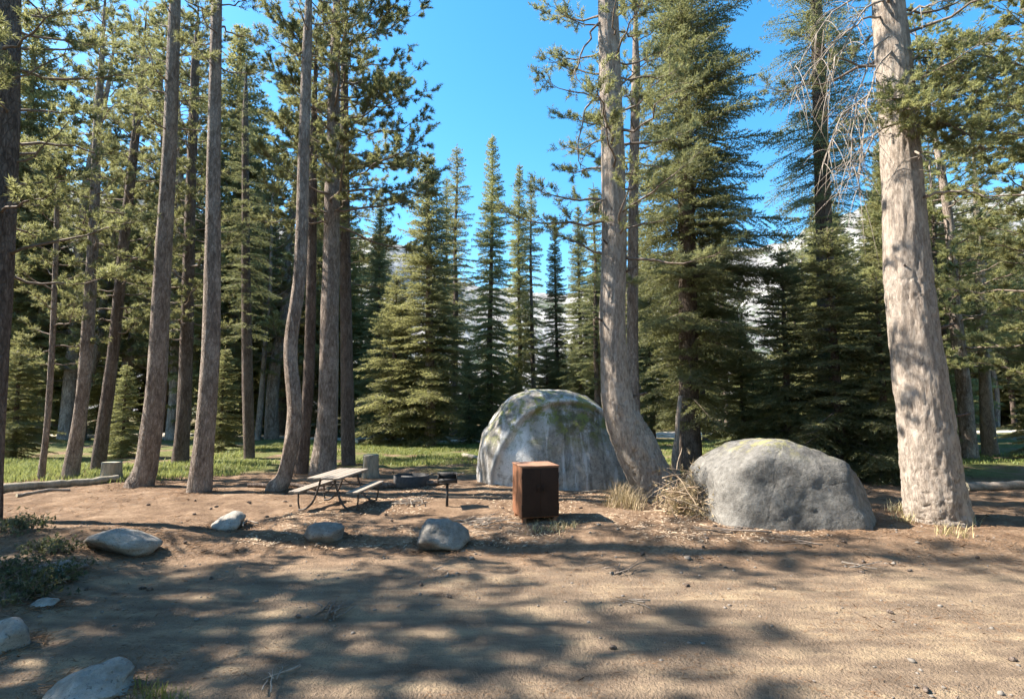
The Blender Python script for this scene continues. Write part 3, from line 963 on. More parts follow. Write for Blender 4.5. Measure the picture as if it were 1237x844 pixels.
# young firs and spires, each placed where its foot and top show
def spot(kind, px, top_py, Y, label, group=None, sx=1.0, name=None):
    p = at(px, 480, Y)
    h = at(px, top_py, Y)[2] - float(zg(p[0], Y))
    return place(kind, p[0], Y, h, rng.random() * 6.28, label, group, name, sx)


spot('young', 1012, 275, 18.2, 'tallest young dark fir growing behind the grey lichen topped boulder', sx=1.2)
spot('young', 950, 300, 19.5, 'young dark fir left of the tallest young fir', sx=1.05)
spot('young', 1066, 335, 17.4, 'young dark fir tucked against the huge pale pine', sx=1.15)
spot('young', 897, 395, 21.5, 'short young fir beside the massive dense fir', sx=1.2)
spot('young_pale', 476, 330, 33.5, 'short pale young fir at the foot of the yellowish fir', sx=1.15)
spot('spire_pale', 520, 192, 33.0, 'broad yellowish fir reaching down to the green strip', sx=1.3)
spot('spire_open_grey', 548, 176, 44.0, 'narrow bare stemmed fir spire behind the broad yellowish fir')
spot('spire_open', 534, 215, 50.0, 'far thin fir spire between the yellowish fir and the bare stemmed spire', sx=0.8)
spot('spire_grey', 592, 165, 40.0, 'tallest narrow fir spire alone against the open sky', sx=0.85)
spot('spire_grey', 628, 200, 46.0, 'left one of a close pair of slim fir spires', sx=0.72)
spot('spire_open_grey', 645, 214, 44.0, 'right one of a close pair of slim fir spires', sx=0.8)
spot('spire', 673, 262, 40.0, 'shorter fir spire beside the close pair', sx=0.8)
spot('spire', 702, 250, 36.0, 'dark fir spire half behind the large old pine', sx=0.85)
spot('spire_open', 722, 225, 33.0, 'open fir just behind the trunk of the large old pine')

spot('young_pale', 22, 400, 24.0, 'pale bushy young fir in the grass behind the border log', sx=1.2)
spot('young_pale', 152, 440, 25.0, 'pale young fir behind the cut stump and the curved pine', sx=1.1)
spot('young_pale', 268, 420, 28.0, 'pale young fir seen between the slim pine and the straight dark fir', sx=1.1)
spot('young_pale', 1262, 360, 24.0, 'sunlit pale young fir behind the log of the sunny patch', sx=0.9)
for k, (px, Y, tp) in enumerate([(-60, 39, -20), (15, 40, 20), (85, 38.5, 10), (150, 41, 20), (212, 39, 30), (275, 41, 40), (330, 39.5, 60)]):
    spot(('pine_full', 'spire_pale', 'pine_full', 'pine_thin')[k % 4], px, tp, Y, 'tall sunlit ' + ('bushy pine', 'pale fir', 'leafy pine', 'thin pine')[k % 4] + ' lining the clearing behind the ' + mark_of(px), 'conifers lining the grass clearing', 1.2)
spot('pine_sunlit', 1300, -100, 15.5, 'wide sunlit pine reaching over the log of the sunny patch', sx=1.15)
spot('pine_sunlit', 1165, 20, 24.0, 'bushy pine straight behind the huge pale pine', sx=1.1)
# the rest of the forest
def cap_top(px):
    return float(np.interp(px, [-300, 440, 470, 500, 560, 690, 720, 880, 900, 945, 965, 1100, 1500],
                           [20, 60, 300, 360, 415, 410, 260, 240, 420, 420, 240, 140, 90]))


taken = []
kinds = ['spire', 'spire_open', 'pine_full', 'spire_ragged', 'pine_thin', 'spire_pale', 'young_pale', 'spire_ragged']
kinds_pale = ['spire_pale', 'pine_full', 'pine_full', 'pine_thin', 'spire_ragged', 'spire_pale', 'young_pale', 'pine_full']
n_bg = 0
for k in range(4000):
    Y = 23.5 + 60 * rng.random() ** 1.7
    px = -260 + 1760 * rng.random()
    kd = (kinds if 440 < px < 1120 else kinds_pale)[int(rng.integers(8))]
    x = at(px, 480, Y)[0]
    if abs(Y - 43) < 3.6: continue
    if Y < 36 and 440 < px < 900: continue
    if Y < 37.5 and 250 < px < 620: continue
    if Y < 37.5 and -400 < px <= 250: continue
    if Y < 42 and px > 1120: continue
    if px < 260 and rng.random() < 0.45: continue
    if any((x - a) ** 2 + (Y - b) ** 2 < (1.35 + 0.012 * Y) ** 2 for a, b in taken): continue
    zt = at(px, cap_top(px), Y)[2]
    h = min(zt * (0.72 + 0.28 * rng.random()), 19 + 7 * rng.random())
    if 'young' in kd: h = min(h, 5 + 5 * rng.random())
    if h < 4: continue
    if h < 9 and 'young' not in kd: kd = 'young'
    taken.append((x, Y))
    lab = {'spire': 'dark fir', 'spire_open': 'bare stemmed fir', 'spire_pale': 'pale green fir', 'pine_full': 'bushy pine',
           'pine_thin': 'sparse slender pine', 'young': 'low young fir', 'young_pale': 'low pale young fir', 'spire_ragged': 'ragged dark fir'}[kd]
    mark = mark_of(px)
    dist = 'near' if Y < 36 else ('middle' if Y < 52 else 'far')
    place(kd, x, Y, h, rng.random() * 6.28, lab + ' in the ' + dist + ' forest behind the ' + mark, 'forest trees behind the campsite', None, 0.8 + 0.6 * rng.random())
    n_bg += 1
    if n_bg >= 240: break

# trees beside the road, left of the campsite: they throw the shade over the road
side = [(-13, 6.2, 'pine_full', 16), (-17, 8.6, 'pine_full', 20), (-20.5, 5.2, 'spire', 21), (-15.5, 3.4, 'pine_thin', 17), (-24, 9.4, 'pine_full', 22),
        (-11.5, 1.2, 'pine_full', 15), (-22, 1.5, 'spire', 21)]
for x, y, kd, h in side:
    place(kd, x, y, h, rng.random() * 6.28, 'roadside conifer standing beyond the open end of the border log', 'conifers along the road')

# forest on the other side of the road and beyond the huge pine
around = [(-9, -6, 'pine_full', 20), (-4, -9, 'spire', 22), (2, -7.5, 'pine_full', 21), (7, -9, 'spire_pale', 20), (12, -6.5, 'pine_full', 22), (16, -2, 'spire', 21),
          (18, 3.5, 'pine_full', 20), (20, 8, 'spire', 22), (17, 11.5, 'pine_thin', 19), (23, 13, 'spire_pale', 21), (-14, -11, 'spire', 22), (-1, -15, 'pine_full', 23),
          (9, -15, 'spire', 23), (18, -11, 'pine_full', 21), (-18, -4, 'spire_pale', 20), (-8, -17, 'spire', 22), (25, -4, 'spire', 22), (27, 5, 'pine_full', 22)]
for k, (x, y, kd, h) in enumerate(around):
    place(kd, x, y, h, rng.random() * 6.28, 'conifer in the forest across the dirt road from the campsite', 'conifers across the road')

# ------------------------------------------------------------------ boulders and rocks
def ico(sub):
    bm = bmesh.new()
    bmesh.ops.create_icosphere(bm, subdivisions=sub, radius=1.0)
    bm.verts.index_update()
    v = np.array([tuple(a.co) for a in bm.verts]); t = np.array([[a.index for a in f.verts] for f in bm.faces])
    bm.free()
    return v, t


ICO = {s: ico(s) for s in (3, 4, 5, 6)}


def rock_verts(sub, size, seed, planes=13, rough=0.075, power=18.0, extra=None):
    """soft-edged convex block: smooth maximum over random facet planes, plus noise"""
    g = np.random.default_rng(seed)
    d, t = ICO[sub]
    N = unit(g.normal(size=(planes, 3)))
    off = 0.6 + 0.4 * g.random(planes)
    if extra is not None:
        N = np.vstack([N, unit(np.array(extra)[:, :3])]); off = np.append(off, np.array(extra)[:, 3])
    c = np.clip(d @ N.T, 0, None) / off
    r = (np.sum(c ** power, 1) + 0.85 ** power) ** (-1 / power)
    v = d * r[:, None]
    v = v * (1 + rough * fbm(v * 2.2 + seed, 5, seed, 0.55)[:, None] + rough * 0.3 * fbm(v * 9 + seed, 3, seed + 3)[:, None])
    return v * np.array(size), t


def rock(px0, px1, py_bot, py_top, label, seed, mat='granite', sub=4, depth=0.8, sink=0.25, rz=0.0, name='rock', group=None, planes=13, cat='rock'):
    gp = ground_at((px0 + px1) / 2, py_bot)
    w = (px1 - px0) / F_PX * gp[1]
    Yc = gp[1] + w * depth * 0.42
    h = at((px0 + px1) / 2, py_top, Yc)[2] - gp[2]
    v, t = rock_verts(sub, (w * 0.53, w * 0.53 * depth, h * (1 + sink) * 0.5), seed, planes, 0.075)
    v[:, 2] -= v[:, 2].max() - h
    v[:, 0] *= w / (v[:, 0].max() - v[:, 0].min())
    xc = gp[0] * Yc / gp[1]
    o = link(name, mesh_data(name, v, [t], M[mat]), None, (xc, Yc, float(zg(xc, Yc))))
    o.location.z = gp[2]
    tag(o, label, cat, group)
    BASES.append((xc, Yc, w * 0.45))
    return o


# big exfoliating boulder: a dome with a shell whose lip arches over the recessed face
g = np.random.default_rng(5)
d, t = ICO[6]
gp = ground_at(672, 593)
YC = gp[1] + 1.75
cx = at(674, 560, YC)[0]
zc = float(zg(cx, YC))
v = d.copy()
p_ = 2.5
r = (np.abs(v[:, 0]) ** p_ + np.abs(v[:, 1]) ** p_ + np.abs(v[:, 2]) ** 2.1) ** (-1 / 2.35)
v = v * r[:, None]
top_z = at(668, 471, YC)[2] - zc
half = (765 - 580) / 2 / F_PX * YC
v = v * np.array((half * 1.0, 1.85, top_z))
v[:, 0] -= 0.10 * np.clip(v[:, 2], 0, None)              # crest a little to the left
v[:, 2] *= 1 - 0.07 * sstep(0.2, 2.2, v[:, 0])
v = v * (1 + 0.035 * fbm(v * 0.9 + 4, 4, 5)[:, None])
# recessed face under the arched lip (front side only)
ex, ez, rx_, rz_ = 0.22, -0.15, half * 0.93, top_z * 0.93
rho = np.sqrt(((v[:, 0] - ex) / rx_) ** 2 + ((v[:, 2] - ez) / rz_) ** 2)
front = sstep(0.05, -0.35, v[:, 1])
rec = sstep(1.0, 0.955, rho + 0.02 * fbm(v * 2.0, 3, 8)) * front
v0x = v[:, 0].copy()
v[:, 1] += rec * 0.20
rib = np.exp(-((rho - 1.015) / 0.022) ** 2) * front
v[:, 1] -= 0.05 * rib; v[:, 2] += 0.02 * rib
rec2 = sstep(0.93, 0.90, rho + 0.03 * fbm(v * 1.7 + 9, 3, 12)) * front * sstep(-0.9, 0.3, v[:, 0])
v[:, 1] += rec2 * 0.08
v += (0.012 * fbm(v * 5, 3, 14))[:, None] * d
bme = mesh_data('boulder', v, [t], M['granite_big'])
for nm, val in (('lip', np.clip(rib, 0, 1)), ('face', rec), ('sunlit_side', front * sstep(1.0, 0.97, rho) * sstep(-0.35, -1.1, v0x + 0.45 * fbm(v * np.array((2.2, 1, 0.6)), 3, 77)))):  # lip and left side masks carry painted sunlight
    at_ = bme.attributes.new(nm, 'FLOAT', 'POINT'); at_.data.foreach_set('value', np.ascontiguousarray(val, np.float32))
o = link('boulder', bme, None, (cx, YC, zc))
tag(o, 'big domed granite boulder with arched shell lip behind the brown locker', 'boulder')

gp = ground_at(945, 641)
YC = gp[1] + 1.0
cx = at(950, 600, YC)[0]
hb = at(940, 529, YC)[2] - gp[2]
hw = (1040 - 858) / 2 / F_PX * YC
d, t = ICO[5]
NP = np.array([(-1, -0.1, 0.06, 1.0), (-0.66, -0.1, 0.75, 0.84), (-0.28, 0, 0.96, 0.79), (0.45, 0.1, 0.89, 0.625), (1, 0.1, 0.12, 1.03), (-0.12, -1, 0.12, 0.60),
               (0.05, -0.78, 0.62, 0.70), (0.78, -0.58, 0.28, 0.80), (0.1, 1, 0.2, 0.66), (-0.75, -0.62, 0.2, 0.92), (0, 0, -1, 0.6)])
nn_ = unit(NP[:, :3]); off = NP[:, 3] * hw
c = np.clip(d @ nn_.T, 0, None) / off
r = np.sum(c ** 30, 1) ** (-1 / 30)
v = d * r[:, None]
v = v * (1 + 0.03 * fbm(v * 1.4, 5, 23, 0.6)[:, None] + 0.012 * fbm(v * 7, 3, 29)[:, None])
v[:, 2] *= hb * 1.2 / np.ptp(v[:, 2]); v[:, 2] -= v[:, 2].max() - hb
v[:, 0] -= (v[:, 0].max() + v[:, 0].min()) / 2
o = link('boulder', mesh_data('boulder', v, [t], M['granite_blue']), None, (cx, YC, gp[2]))
tag(o, 'squat grey boulder with yellow lichen cap beside the brush pile', 'boulder')

rock(108, 188, 672, 636, 'long low tan rock lying in shade at the road bank', 31, 'granite_pale', 4, 0.7)
rock(258, 297, 640, 617, 'small pale blue grey rock in front of the slim pine', 32, 'granite_pale', 4, 0.9)
rock(373, 420, 658, 630, 'rounded grey rock on the road bank below the picnic table', 33, 'granite', 4, 0.8)
rock(498, 560, 667, 626, 'blocky grey rock on the road bank below the grill', 34, 'granite', 4, 0.8)
rock(52, 150, 862, 804, 'largest pale rock at the near edge of the dirt road', 35, 'granite_pale', 5, 0.8)
rock(-18, 32, 790, 747, 'pale rock half in the shrubs on the left bank', 36, 'granite_pale', 4, 0.9)
rock(40, 66, 735, 722, 'small bright flat stone lying under the shrubs', 41, 'granite_pale', 3, 0.8)
rock(30, 100, 700, 676, 'grey rock among the shrubs on the left bank', 42, 'granite', 4, 0.7)

# ------------------------------------------------------------------ campsite furniture
# picnic table
pn = ground_at(385, 622)
ta, tb = at(391, 588, 12.2), at(427, 575, 13.9)
rz = math.atan2(tb[1] - ta[1], tb[0] - ta[0])
tc = (ta + tb) / 2
tz = float(zg(tc[0], tc[1]))
tbl = empty('picnic_table', (tc[0], tc[1], tz), rz)
tag(tbl, 'weathered wooden picnic table with bent pipe legs beside the crooked pine', 'picnic table')
LEN = 1.78
def plank(name, y, z, w, th=0.045, L=LEN, parent=tbl, j=0):
    mb = MB(); mb.box((0.012 * ((j * 7) % 3 - 1), y, z), (L, w, th), 0.004 * ((j * 5) % 3 - 1), 0.006)
    return mb.build(name, M['plank'], parent, None, False)
for k in range(5):
    plank('top_plank', (k - 2) * 0.152, 0.755 + 0.002 * (k % 2), 0.142, j=k)
for s in (-1, 1):
    for k in range(2):
        plank('seat_plank', s * (0.60 + k * 0.135), 0.455, 0.126, j=k + 3)
for ex in (-0.66, 0.66):
    for s in (-1, 1):
        mb = MB()
        mb.tube(spline(np.array([(ex, s * 0.16, 0.715), (ex, s * 0.22, 0.5), (ex, s * 0.34, 0.2), (ex, s * 0.52, 0.045), (ex, s * 0.66, 0.025)]), 18), 0.024, 8)
        mb.build('leg', M['pipe'], tbl)
        mb = MB()
        mb.tube(spline(np.array([(ex + 0.05, s * 0.66, 0.02), (ex + 0.05, s * 0.70, 0.2), (ex + 0.05, s * 0.70, 0.41)]), 10), 0.02, 8)
        mb.build('seat_post', M['pipe'], tbl)
    mb = MB(); mb.box((ex + 0.05, 0, 0.415), (0.045, 1.62, 0.035), 0, 0.005); mb.build('crossbar', M['pipe'], tbl, None, False)
    mb = MB(); mb.box((ex, 0, 0.722), (0.05, 0.66, 0.03), 0, 0.005); mb.build('top_rail', M['pipe'], tbl, None, False)
mb = MB(); mb.tube(np.array([(-0.66, 0, 0.43), (0, 0, 0.70)]), 0.014, 6); mb.build('brace', M['pipe'], tbl)
mb = MB(); mb.tube(np.array([(0.66, 0, 0.43), (0, 0, 0.70)]), 0.014, 6); mb.build('brace', M['pipe'], tbl)

# bear-proof food locker
pa, pb = ground_at(630, 633), ground_at(673, 629)
pa, pb = pa[:2], pb[:2]
fd = unit(pb - pa); w = np.linalg.norm(pb - pa)
rzl = math.atan2(fd[1], fd[0])
rzl = R(13)
fd = np.array((math.cos(rzl), math.sin(rzl))); bd = np.array((-fd[1], fd[0]))
LW, LD, LH = 0.80, 0.80, 1.12
ctr = pa + fd * LW / 2 + bd * LD / 2
lk = empty('food_locker', (ctr[0], ctr[1], float(zg(ctr[0], ctr[1]))), rzl)
tag(lk, 'brown steel bear proof food locker standing before the domed boulder', 'locker')
mb = MB(); mb.box((0, 0, 0.075 + (LH - 0.1) / 2), (LW, LD, LH - 0.1), 0, 0.008); mb.build('body', M['locker'], lk, None, False)
mb = MB(); mb.box((0, 0.0, LH - 0.012), (LW + 0.03, LD + 0.03, 0.026), 0, 0.006); mb.build('top', M['locker_top'], lk, None, False)
for s in (-1, 1):
    mb = MB(); mb.box((s * (LW / 4 - 0.006), -LD / 2 - 0.010, 0.075 + (LH - 0.1) / 2), (LW / 2 - 0.014, 0.022, LH - 0.14), 0, 0.005)
    dr = mb.build('door', M['locker_door_shaded'], lk, None, False)
    mb = MB(); mb.box((s * 0.06, -LD / 2 - 0.035, 0.66), (0.055, 0.03, 0.14), 0, 0.008)
    mb.tube(spline(np.array([(s * 0.06, -LD / 2 - 0.03, 0.71), (s * 0.06, -LD / 2 - 0.075, 0.68), (s * 0.06, -LD / 2 - 0.03, 0.60)]), 8), 0.008, 6)
    mb.build('handle', M['locker_door_shaded'], dr)
    for hz_ in (0.28, 0.92):
        mb = MB(); mb.tube(np.array([(s * (LW / 2 - 0.012), -LD / 2 - 0.012, hz_ - 0.06), (s * (LW / 2 - 0.012), -LD / 2 - 0.012, hz_ + 0.06)]), 0.012, 8)
        mb.build('hinge', M['locker_door_shaded'], dr)
for sx_ in (-1, 1):
    for sy_ in (-1, 1):
        mb = MB(); mb.box((sx_ * (LW / 2 - 0.07), sy_ * (LD / 2 - 0.07), 0.01), (0.08, 0.08, 0.15), 0, 0.005)
        mb.build('foot', M['locker'], lk, None, False)

# pedestal grill
gpos = ground_at(540, 611)
gr = empty('barbecue_grill', gpos, R(8))
tag(gr, 'black iron barbecue grill on a single post between table and boulder', 'grill')
gh = at(540, 571, gpos[1])[2] - gpos[2]
mb = MB(); mb.tube(np.array([(0, 0, -0.1), (0, 0, gh - 0.2)]), 0.032, 12); mb.build('post', M['iron'], gr)
fb = MB()
bw, bd_, bh, th_ = 0.46, 0.36, 0.20, 0.012
zb = gh - 0.21
fb.box((0, 0, zb), (bw, bd_, th_)); fb.box((0, bd_ / 2, zb + bh / 2 + 0.008), (bw, th_, bh)); fb.box((-bw / 2 + 0.004, -0.008, zb + bh / 2 + 0.008), (th_, bd_ - 0.006, bh))
fb.box((bw / 2 - 0.004, -0.008, zb + bh / 2 + 0.008), (th_, bd_ - 0.006, bh)); fb.box((0, -bd_ / 2 + 0.006, zb + 0.055), (bw - 0.03, th_, 0.09))
fb.build('firebox', M['iron'], gr, None, False)
gt = MB()
for k in range(12):
    x = -bw / 2 + 0.03 + k * (bw - 0.06) / 11
    gt.tube(np.array([(x, -bd_ / 2 - 0.02, zb + bh + 0.012), (x, bd_ / 2 - 0.01, zb + bh + 0.012)]), 0.006, 5)
gt.tube(np.array([(-bw / 2 + 0.02, -bd_ / 2 - 0.02, zb + bh + 0.012), (bw / 2 - 0.02, -bd_ / 2 - 0.02, zb + bh + 0.012)]), 0.008, 5)
gt.build('grate', M['iron'], gr)
for s in (-1, 1):
    mb = MB()
    mb.tube(spline(np.array([(s * (bw / 2 - 0.06), -bd_ / 2 - 0.02, zb + bh + 0.012), (s * (bw / 2 + 0.05), -bd_ / 2 - 0.09, zb + bh + 0.03), (s * (bw / 2 + 0.13), -bd_ / 2 - 0.1, zb + bh + 0.03)]), 8), 0.010, 6)
    hd = mb.build('handle', M['iron'], gr)
    mb = MB(); mb.tube(spline(np.array([(s * (bw / 2 + 0.11), -bd_ / 2 - 0.1, zb + bh + 0.03), (s * (bw / 2 + 0.16), -bd_ / 2 - 0.1, zb + bh + 0.03)]), 5), 0.018, 8); mb.build('grip', M['locker_metal'], hd)

# fire ring
fp = ground_at(497, 586)
fr = empty('fire_ring', fp)
tag(fr, 'low rusty iron fire ring with charred logs behind the grill', 'fire ring')
a = np.linspace(0, 2 * math.pi, 41)[:-1]
rr_, hh = 0.52, 0.30
prof = [(rr_, 0), (rr_, hh), (rr_ - 0.02, hh + 0.006), (rr_ - 0.02, 0)]
V = np.array([[(q * math.cos(b), q * math.sin(b), z) for q, z in prof] for b in a]).reshape(-1, 3)
i = np.arange(40)[:, None]; j = np.arange(3)[None]
Q = np.stack([i * 4 + j, ((i + 1) % 40) * 4 + j, ((i + 1) % 40) * 4 + j + 1, i * 4 + j + 1], -1).reshape(-1, 4)
link('ring', mesh_data('ring', V, [Q], M['iron'], False), fr)
for k, (ax_, zz_) in enumerate(((0.4, 0.07), (1.7, 0.09), (2.6, 0.2))):
    mb = MB(); dv = np.array((math.cos(ax_), math.sin(ax_), 0)) * 0.38
    mb.tube(spline(np.array([-dv + (0, 0, zz_), (0.02, 0.01, zz_ + 0.02), dv + (0, 0, zz_)]), 8), 0.06, 9)
    mb.build('charred_log', M['iron'], fr)


def log(name, p0, p1, r, label, mat='stump', seed=1, n=26, sag=0.0, group=None, cat='log', r1=None):
    g = np.random.default_rng(seed)
    p0, p1 = np.array(p0, float), np.array(p1, float)
    tt = np.linspace(0, 1, n)[:, None]
    path = p0 + (p1 - p0) * tt
    side_ = unit(np.cross(p1 - p0, (0, 0, 1.0)))
    path = path + side_ * (0.06 * np.linalg.norm(p1 - p0) * sag * np.sin(tt * math.pi))
    path[:, 2] = zg(path[:, 0], path[:, 1]) + r * 0.72
    base = path[n // 2].copy(); base[2] -= r * 0.72
    rad = np.linspace(r, r1 or r * 0.8, n) * (1 + 0.06 * g.normal(size=n))
    v, q, t = tube(path - base, rad, 16)
    v[:-2] += 0.05 * r * fbm(v[:-2] * 6, 3, seed)[:, None] * 1.0
    root = empty(name, base)
    tag(root, label, cat, group)
    m = 16 * n
    link('bark', mesh_data('bark', v[:m], [q], M[mat]), root)
    for e in (0, 1):
        te = t[:16] if e == 0 else t[16:]
        ids = np.unique(te); mp = {int(a_): b_ for b_, a_ in enumerate(ids)}
        f = np.array([[mp[int(c)] for c in tri] for tri in te])
        ring = v[ids].copy()
        link('cut_end', mesh_data('cut_end', ring, [f], M['cut_wood'], False), root)
    return root


log('border_log', ground_at(-40, 600), ground_at(142, 581), 0.13, 'long grey log edging the campsite under the curved pine', 'stump', 1, 40, 0.3)
log('fallen_pole', ground_at(20, 600), ground_at(84, 593), 0.05, 'thin pale pole lying in front of the border log', 'dead_wood', 2)
log('border_log', ground_at(1166, 592), ground_at(1290, 589), 0.13, 'pale log edging the sunny patch beside the huge pine', 'dead_wood', 3)
log('border_log', ground_at(448, 590), ground_at(540, 585), 0.10, 'dark log lying behind the fire ring', 'bark_dark', 4)
log('fallen_log', ground_at(640, 566), ground_at(560, 552), 0.12, 'grey log lying left of the domed boulder', 'stump', 5)
log('fallen_log', ground_at(430, 536), ground_at(575, 528), 0.16, 'old log at the back of the green strip', 'stump', 6)
log('fallen_log', ground_at(1040, 560), ground_at(1085, 574), 0.07, 'pale stick log behind the yellow capped boulder', 'dead_wood', 7)
log('fallen_log', ground_at(300, 588), ground_at(395, 592), 0.07, 'thin dark log on the ground under the crooked pine', 'bark_dark', 8)


def stump(px0, px1, py0, py1, label, seed):
    p = ground_at((px0 + px1) / 2, py1)
    r = (px1 - px0) / 2 / F_PX * p[1]
    h = at((px0 + px1) / 2, py0, p[1])[2] - p[2]
    root = empty('tree_stump', p)
    tag(root, label, 'stump')
    g = np.random.default_rng(seed)
    link('bark', trunk_mesh('bark', [(0, 0, -0.1), (0, 0, h * 0.3), (0, 0, h * 0.7), (0.0, 0, h)], [r * 1.1, r, r * 0.96, r * 0.95], 'stump', g, 22, 0.12, 0.05, 0.06), root)
    a = np.linspace(0, 2 * math.pi, 25)[:-1]
    v = np.vstack([[(0, 0, h + 0.012)], np.stack([np.cos(a) * r * 0.97, np.sin(a) * r * 0.97, np.full(24, h + 0.004)], -1)])
    f = np.array([(0, k + 1, (k + 1) % 24 + 1) for k in range(24)])
    link('cut_top', mesh_data('cut_top', v, [f], M['cut_wood'], False), root)
stump(438, 457, 549, 577, 'pale sawn stump standing behind the picnic table', 1)
stump(123, 144, 558, 579, 'pale sawn stump at the border log beside the curved pine', 2)

# ------------------------------------------------------------------ branches, brush, plants
def sticks(name, px, py, n, size, label, seed, mat='dead_wood', rad=0.012, cat='branch', flat=0.08, spread=0.5):
    g = np.random.default_rng(seed)
    p = ground_at(px, py)
    mb = MB()
    a0 = g.random() * 3.14
    for k in range(n):
        a = a0 + g.normal() * 0.55
        L = size * (0.4 + 0.7 * g.random())
        c = g.normal(size=2) * size * spread * 0.35
        u = np.linspace(-0.5, 0.5, 6)
        path = np.stack([c[0] + np.cos(a) * L * u, c[1] + np.sin(a) * L * u, 0 * u], -1)
        path[:, :2] += g.normal(size=(6, 2)) * 0.02 * L
        path[:, 2] = zg(path[:, 0] + p[0], path[:, 1] + p[1]) - p[2] + rad * 0.7 + flat * g.random() + 0.03 * g.normal() * u
        mb.tube(path, np.linspace(rad, rad * 0.4, 6) * (0.6 + 0.7 * g.random()), 5)
    o = mb.build(name, M[mat], None, p)
    tag(o, label, cat)
    return o


sticks('fallen_branch', 408, 738, 13, 0.55, 'small heap of broken twigs lying on the road below the rounded rock', 1, 'twig', 0.013, 'twigs')
sticks('fallen_branch', 745, 690, 9, 0.6, 'scatter of thin twigs on the road below the food locker', 2, 'twig', 0.010, 'twigs')
sticks('fallen_branch', 1040, 686, 2, 0.6, 'pale broken stick on the sand before the grey boulder', 3, 'dead_wood', 0.018)
sticks('fallen_branch', 880, 642, 9, 1.0, 'bare forked branches lying at the foot of the grey boulder', 4, 'twig', 0.016)
sticks('fallen_branch', 330, 822, 5, 0.4, 'short pale sticks near the largest pale rock', 5, 'dead_wood', 0.012)
sticks('fallen_branch', 530, 692, 3, 0.4, 'pale stick on the road under the blocky rock', 6, 'dead_wood', 0.013)
sticks('fallen_branch', 300, 633, 6, 0.7, 'thin branch hooked beside the small pale rock', 7, 'dead_wood', 0.012)
sticks('fallen_branch', 500, 607, 22, 0.7, 'litter of split kindling on the ground before the grill', 8, 'dead_wood', 0.013, 'kindling')
sticks('fallen_branch', 585, 630, 26, 0.8, 'pale broken sticks littering the ground beside the food locker', 11, 'dead_wood', 0.011, 'sticks', 0.06, 0.9)
sticks('fallen_branch', 770, 732, 4, 0.35, 'few short twigs lying in the middle of the road', 9, 'dead_wood', 0.010, 'twigs')
sticks('fallen_branch', 960, 655, 7, 0.8, 'low twigs along the front of the grey boulder', 10, 'twig', 0.011, 'twigs')


def blades(pts, n, h, w, g, lean=0.35, jit=0.08):
    """curved two-triangle blades around points"""
    N = len(pts) * n
    P = np.repeat(pts, n, 0)
    P = P + np.column_stack([g.normal(size=(N, 2)) * jit, np.zeros(N)])
    P[:, 2] = zg(P[:, 0], P[:, 1]) - 0.01
    a = g.random(N) * 6.283
    d = np.column_stack([np.cos(a), np.sin(a), np.zeros(N)])
    s = np.column_stack([-np.sin(a), np.cos(a), np.zeros(N)]) * (w * (0.6 + 0.8 * g.random((N, 1))))
    H = h * (0.5 + 0.8 * g.random((N, 1))); ln = lean * H * (0.3 + 1.2 * g.random((N, 1)))
    up = np.array((0, 0, 1.0))
    m = P + up * H * 0.6 + d * ln * 0.4; e = P + up * H + d * ln
    v = np.stack([P - s, P + s, m - s * 0.7, m + s * 0.7, e], 1).reshape(-1, 3)
    b = np.arange(N)[:, None] * 5
    t = np.concatenate([b + np.array([[0, 1, 3]]), b + np.array([[0, 3, 2]]), b + np.array([[2, 3, 4]])])
    return v, t


# brush pile between the old pine and the grey boulder
g = np.random.default_rng(61)
bp = ground_at(838, 622)
mb = MB()
for k in range(190):
    a = g.random() * 6.28; e = abs(g.normal()) * 0.5
    dv = np.array((math.cos(a) * math.cos(e), math.sin(a) * math.cos(e), math.sin(e)))
    L = 0.35 + 0.6 * g.random()
    c = np.array((g.normal() * 0.30, g.normal() * 0.28 + 0.35, 0)); c[2] = abs(g.normal()) * 0.36 * math.exp(-(c[0] ** 2) / 0.3) + 0.04
    u = np.linspace(-0.5, 0.5, 5)[:, None]
    path = c + dv * L * u; path[:, 2] = np.maximum(path[:, 2], 0.02) + 0.08 * (0.25 - u[:, 0] ** 2)
    path[:, :2] += g.normal(size=(5, 2)) * 0.015
    mb.tube(path, np.linspace(0.013, 0.004, 5) * (0.6 + 0.8 * g.random()), 4)
br_ = empty('brush_pile', bp); br_.scale = (0.95, 1.0, 1.15)
tag(br_, 'heap of dry tangled branches between the old pine and the grey boulder', 'brush pile')
mb.build('tangled_branches', M['chips'], br_)
TP = np.column_stack([g.normal(size=500) * 0.36, g.normal(size=500) * 0.3 + 0.3, np.abs(g.normal(size=500)) * 0.33])
v, t = needle_tris(TP, unit(g.normal(size=(500, 3)) + np.array((0, -0.3, 0.3))), 10, 0.16, 0.009, 0.5, g)
link('dry_needles', mesh_data('dry_needles', v, [t], M['dry_grass'], False), br_)


def tuft_patch(name, pxs, n, h, w, mat, label, cat, seed, jit=0.12, lean=0.4):
    g = np.random.default_rng(seed)
    pts = np.array([ground_at(px, py) for px, py in pxs])
    v, t = blades(pts, n, h, w, g, lean, jit)
    b = pts.mean(0)
    o = link(name, mesh_data(name, v - b, [t], M[mat], False), None, b)
    tag(o, label, cat, None, 'stuff')
    return o


